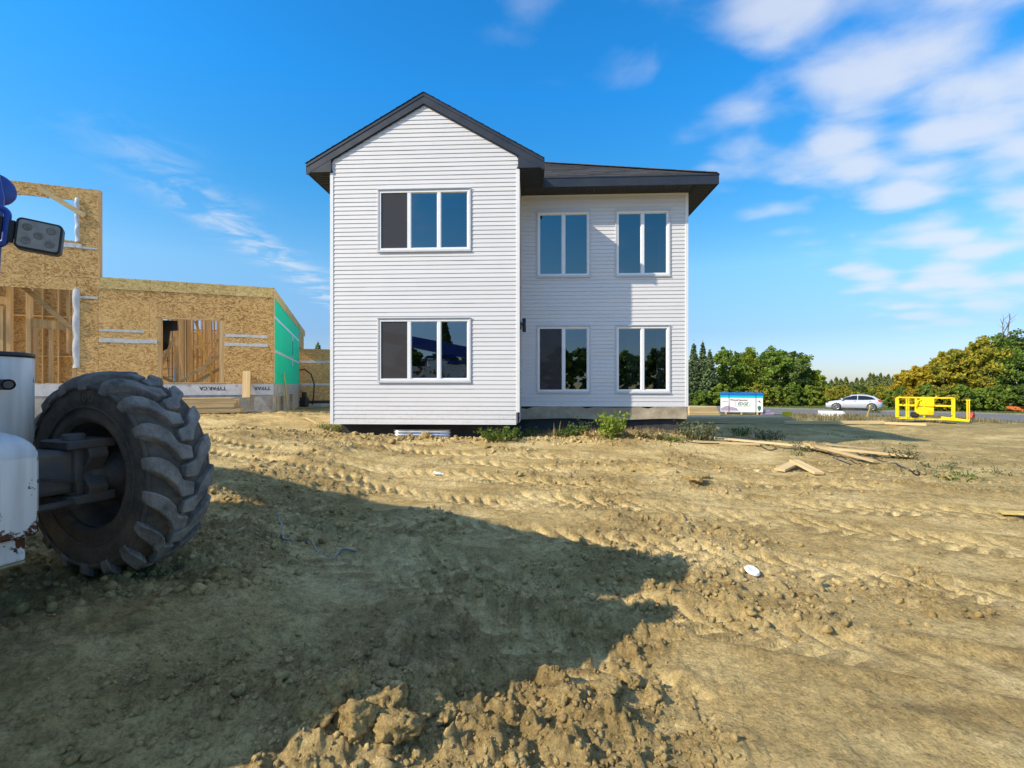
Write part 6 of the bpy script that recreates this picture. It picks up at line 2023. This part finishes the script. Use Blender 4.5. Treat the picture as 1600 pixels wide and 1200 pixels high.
for i, (px, py, n, h, s, mat, leafy, lab, sq) in enumerate((
    (783, 686, 170, .30, .75, 'grass', 3, 'bright green grassy weed clump at the right end of the front wall', .6),
    (820, 684, 70, .26, .6, 'grass', 2, 'yellowish tail of the green clump under the inner corner', .6),
    (866, 684, 14, .50, .5, 'straw', 0, 'thin dry stalks between the two green clumps by the foundation', .6),
    (888, 682, 80, .24, .55, 'grass', 4, 'green weed clump left of the tall leafy bush', .6),
    (906, 680, 26, .42, .5, 'leaf_dark', 6, 'dark leafy weed against the shaded foundation', .6),
    (930, 684, 40, .2, .5, 'straw', 2, 'brown low weeds between the foundation clumps', .6),
    (958, 684, 30, .62, .55, 'leaf_light', 16, 'tall leafy light green bush before the foundation', .8),
    (985, 684, 50, .2, .6, 'straw', 3, 'brown withered weeds under the lit foundation wrap', .6),
    (1020, 686, 50, .22, .6, 'weed', 3, 'low dull weeds below the lit end of the foundation wrap', .6),
    (1052, 690, 60, .14, .5, 'grass', 3, 'small green patch below the house corner', .7),
    (1092, 686, 110, .46, .75, 'weed', 4, 'grey green feathery bush at the right corner of the house', .8),
    (1158, 681, 50, .34, .6, 'grass', 5, 'small green weed in the house shadow left of the straw clump', .8),
    (1200, 687, 120, .40, .9, 'weed', 2, 'straw coloured bushy clump at the edge of the house shadow', .8),
    (520, 672, 90, .16, .7, 'grass', 3, 'low green weeds at the left corner of the white house', .6),
    (560, 676, 40, .12, .5, 'grass', 2, 'sparse green weeds under the left end of the front wall', .6),
    (1250, 704, 24, .22, .4, 'weed', 3, 'little weed beside the longest loose board', .8),
    (1412, 716, 40, .24, .5, 'weed', 4, 'weed growing at the right end of the longest loose board', .8),
    (1490, 746, 34, .14, .7, 'grass', 4, 'low green weed patch on the bare field at the right', .8),
    (1460, 730, 30, .14, .6, 'weed', 3, 'flat grey weed on the bare field above the green patch', .8),
    (1245, 712, 14, .16, .4, 'weed', 3, 'tiny weed under the middle of the loose boards', .8),
    (1575, 742, 20, .10, .7, 'weed', 3, 'faint flat weed near the right edge of the field', .8),
    (1365, 646, 50, .6, 1.0, 'grass', 4, 'green weed behind the survey stake', .8))):
    tuft('weed_plant', gp(px, py), n, h, s, mat, lab, 300 + i, 'weed', leafy, .009, None, None, .8, sq)


def scatter_blades(name, label, mat, n, xy_fn, h, seed, width=.012, per=5):
    rng = np.random.default_rng(seed)
    xy = xy_fn(rng, n); n = len(xy)
    z = H(xy[:, 0], xy[:, 1])
    V = []; 
    base = np.repeat(np.column_stack([xy, z - .02]), per, 0); m = len(base)
    base[:, :2] += rng.normal(size=(m, 2)) * .10
    a = rng.uniform(0, 6.283, m); l = h * rng.uniform(.4, 1.2, m); o = l * rng.uniform(.1, .7, m)
    wv = np.stack([-np.sin(a), np.cos(a), np.zeros(m)], 1) * (width * rng.uniform(.6, 1.4, m))[:, None]
    mid = base + np.stack([np.cos(a) * o * .35, np.sin(a) * o * .35, l * .6], 1)
    tip = base + np.stack([np.cos(a) * o, np.sin(a) * o, l], 1)
    V = np.stack([base - wv, base + wv, mid + wv * .7, mid - wv * .7, tip + wv * .12, tip - wv * .12], 1).reshape(-1, 3)
    k = np.arange(m)[:, None] * 6
    Q = np.concatenate([k + np.array([[0, 1, 2, 3]]), k + np.array([[3, 2, 4, 5]])], 0)
    return tag(link(name, np_mesh(name, V, Q), M[mat]), label, None, None, 'stuff')

def field(rng, n):
    px = rng.uniform(1230, 1640, n * 2); Y = rng.uniform(20.8, 36, n * 2)
    x = (px - 800) / 740 * Y
    keep = fbm(x * .55, Y * .55, 500, 3) + .10 * sstep(21, 24, Y) > .60
    b = (x - ROAD_P[0]) * ROAD_N[0] + (Y - ROAD_P[1]) * ROAD_N[1]
    keep &= (b < -5.3) & ((Y > 22.8) | (px > 1390))
    return np.column_stack([x, Y])[keep][:n]
scatter_blades('dry_grass', 'dry straw coloured weeds along the near side of the street', 'straw', 1000, field, .24, 601)
scatter_blades('dry_grass', 'grey green weeds mixed into the dry strip by the street', 'weed', 900, field, .22, 602)
def verge(rng, n):
    s = rng.uniform(-25, 45, n); t = rng.uniform(5.4, 13, n)
    p = ROAD_P + np.outer(s, ROAD_D) + np.outer(t, ROAD_N); return p
scatter_blades('verge_grass', 'green grass on the verge beyond the street', 'grass', 3000, verge, .16, 603, .02)
def near_field(rng, n):
    x = rng.uniform(5, 16, n * 3); y = rng.uniform(7, 19, n * 3)
    keep = (fbm(x * .9, y * .9, 510, 3) > .64) & (x / y < 1.25) & (x / y > .3)
    return np.column_stack([x, y])[keep][:n]
scatter_blades('sparse_weeds', 'sparse small weeds sprouting on the bare field', 'weed', 420, near_field, .09, 604, .006, 6)
def by_wall(rng, n):
    u = rng.uniform(4.4, 8.9, n); v = rng.uniform(.7, 1.35, n)
    return np.column_stack([HO[0] + u * math.cos(HT) + v * math.sin(HT), HO[1] - u * math.sin(HT) + v * math.cos(HT)])
scatter_blades('withered_weeds', 'withered brown ground weeds along the foundation', 'straw', 330, by_wall, .13, 605, .006, 6)

# ------------------------------------------------------------------ clods
def ico(sub):
    bm = bmesh.new(); bmesh.ops.create_icosphere(bm, subdivisions=sub, radius=1)
    v = np.array([p.co[:] for p in bm.verts]); f = np.array([[q.index for q in g.verts] for g in bm.faces]); bm.free()
    return v, f
I1 = ico(1); I3 = ico(4)


def crumbs(name, label, n, xy_fn, s0, s1, seed, sub=I1):
    rng = np.random.default_rng(seed)
    xy = xy_fn(rng, n); n = len(xy)
    z = H(xy[:, 0], xy[:, 1])
    v, f = sub
    s = s0 * (s1 / s0) ** (rng.uniform(0, 1, n) ** 2.2)
    k = len(v)
    V = np.empty((n, k, 3), np.float32)
    for i in range(n):
        j = v * (1 + rng.normal(size=(k, 1)) * .16)
        for _ in range(4):
            pn = rng.normal(size=3); pn /= np.linalg.norm(pn); dd = rng.uniform(.35, .75); c_ = j @ pn
            j = j - np.maximum(c_ - dd, 0)[:, None] * pn
        A = rng.normal(size=(3, 3)); Qm, _ = np.linalg.qr(A)
        V[i] = (j * s[i] * rng.uniform(.6, 1.3, 3)) @ Qm.T + np.array([xy[i, 0], xy[i, 1], z[i] + s[i] * .18])
    Fq = (f[None] + (np.arange(n) * k)[:, None, None]).reshape(-1, 3)
    return tag(link(name, np_mesh(name, V.reshape(-1, 3), Fq), M['dirt']), label, None, None, 'stuff')


def near_xy(rng, n):
    r = 1.35 * (11 / 1.35) ** rng.uniform(0, 1, n * 3); a = np.radians(rng.uniform(-50, 50, n * 3))
    x, y = r * np.sin(a), r * np.cos(a)
    d = fbm(x * .9 + 5, y * .9, 31, 3) + .22 * np.exp(-((x + .4) ** 2 + (y - 2.4) ** 2) / .9) + .2 * sstep(-.6, -2.4, x) * (1 - sstep(3, 5, y)) + .2 * np.exp(-((x - .45) ** 2 + (y - 2.0) ** 2) / .3)
    keep = d > rng.uniform(.40, .66, n * 3)
    return np.column_stack([x, y])[keep][:n]
crumbs('dirt_crumbs', 'loose dirt crumbs strewn over the ground', 5200, near_xy, .005, .024, 700)
def ridge_xy(rng, n):
    u = rng.uniform(-2.5, 8, n); v = -.42 + rng.normal(size=n) * .30
    return np.column_stack([HO[0] + u * math.cos(HT) + v * math.sin(HT), HO[1] - u * math.sin(HT) + v * math.cos(HT)])
crumbs('dirt_crumbs', 'lumps of soil along the ridge in front of the house', 1300, ridge_xy, .015, .075, 701)
def front_xy(rng, n):
    x = rng.uniform(-1.7, .9, n); y = rng.uniform(1.35, 2.35, n); return np.column_stack([x, y])
I2 = ico(2)
crumbs('dirt_crumbs', 'small lumps of clay on the foreground heap', 900, front_xy, .006, .022, 702)
def heap_xy(rng, n):
    c = np.array([(-.62, 1.98), (-.80, 2.0), (-.42, 1.92)])[rng.integers(0, 3, n)]; return c + rng.normal(size=(n, 2)) * .15
crumbs('dirt_crumbs', 'rough fist sized clods heaped in the foreground', 90, heap_xy, .014, .05, 703, I2)
def mid_xy(rng, n):
    q = near_xy(rng, n * 4); r_ = np.hypot(q[:, 0], q[:, 1]); return q[(r_ > 3.2)][:n]
crumbs('dirt_crumbs', 'scattered clods across the middle of the lot', 3600, mid_xy, .010, .048, 704)


def clod(loc, s, label, seed, squash=(1, 1, .8), group='large clay clods in the foreground'):
    rng = np.random.default_rng(seed)
    v, f = I3
    # cut by random planes into an angular lump, then roughened
    r = np.full(len(v), 1.15)
    for k in range(11):
        n_ = rng.normal(size=3); n_ /= np.linalg.norm(n_); d = rng.uniform(.55, .98)
        c = v @ n_
        r = np.where(c > .05, np.minimum(r, d / np.maximum(c, .05)), r)
    q = v * 5 + seed
    r *= 1 + .26 * (fbm(q[:, 0] + q[:, 2] * .7, q[:, 1] - q[:, 2] * .6, seed, 4) - .5) * 2
    r *= 1 + .22 * (fbm(q[:, 0] * 3.3 + q[:, 2] * 2, q[:, 1] * 3.3 - q[:, 2] * 2.1, seed + 3, 3) - .5) * 2
    P = v * r[:, None] * s * np.array(squash)
    o = link('dirt_clod', np_mesh('dirt_clod', P, f, smooth=False), M['dirt'])
    o.location = loc; o.rotation_euler = (0, 0, rng.uniform(0, 6.28))
    return tag(o, label, 'dirt clod', group)

for i, (px, py, s, lab, sq) in enumerate((
    (545, 1102, .115, 'largest sunlit clay clod of the foreground heap', (1, .9, 1.0)),
    (600, 1118, .105, 'upright sunlit clod right of the largest one', (.8, .8, 1.1)),
    (566, 1132, .10, 'clod wedged in front of the largest foreground clod', (1.1, .8, .8)),
    (655, 1118, .085, 'leaning pale clod in the middle of the foreground heap', (1.2, .9, .7)),
    (690, 1122, .060, 'smaller clod at the right end of the foreground heap', (1, 1, .8)),
    (622, 1145, .085, 'clod below the leaning one at the bottom of the heap', (1, 1, .8)),
    (500, 1120, .075, 'shaded clod on the left flank of the foreground heap', (1, 1, .8)),
    (725, 1086, .045, 'lone small clod catching sun beside the shadow edge', (1.2, 1, .7)),
    (950, 1085, .085, 'broad crumbly lump on the right foreground heap', (1.2, 1, .6)),
    (985, 1068, .060, 'lump with a dark hollow beside it on the right heap', (.9, .9, .9)),
    (880, 1090, .055, 'small lump on the left slope of the right heap', (1.2, 1, .7)),
    (1020, 1095, .05, 'lump below the dark hollow of the right heap', (1, 1, .8)),
    (640, 680, .10, 'clod in front of the left end of the window well', (1, 1, .8)),
    (667, 684, .13, 'rounded clod before the middle of the window well', (1, 1, .9)),
    (712, 687, .10, 'clod before the right end of the window well', (1, 1, .8)),
    (562, 676, .13, 'round clod under the left part of the front wall', (1.2, 1, .8)),
    (1085, 750, .12, 'dark crumbled clump on the bare ground below the short board', (1.4, 1, .5)),
    (1100, 746, .08, 'small dark clod right of the crumbled clump', (1, 1, .7)),
    (612, 692, .09, 'clod on the soil ridge left of the window well', (1, 1, .7)),
    (760, 700, .08, 'low clod on the soil ridge below the bright green clump', (1.2, 1, .6)))):
    p = gp(px, py); p.z += s * .10
    clod(p, s, lab, 800 + i * 7, sq, 'large clay clods in the foreground' if i < 12 else 'clods on the lot')
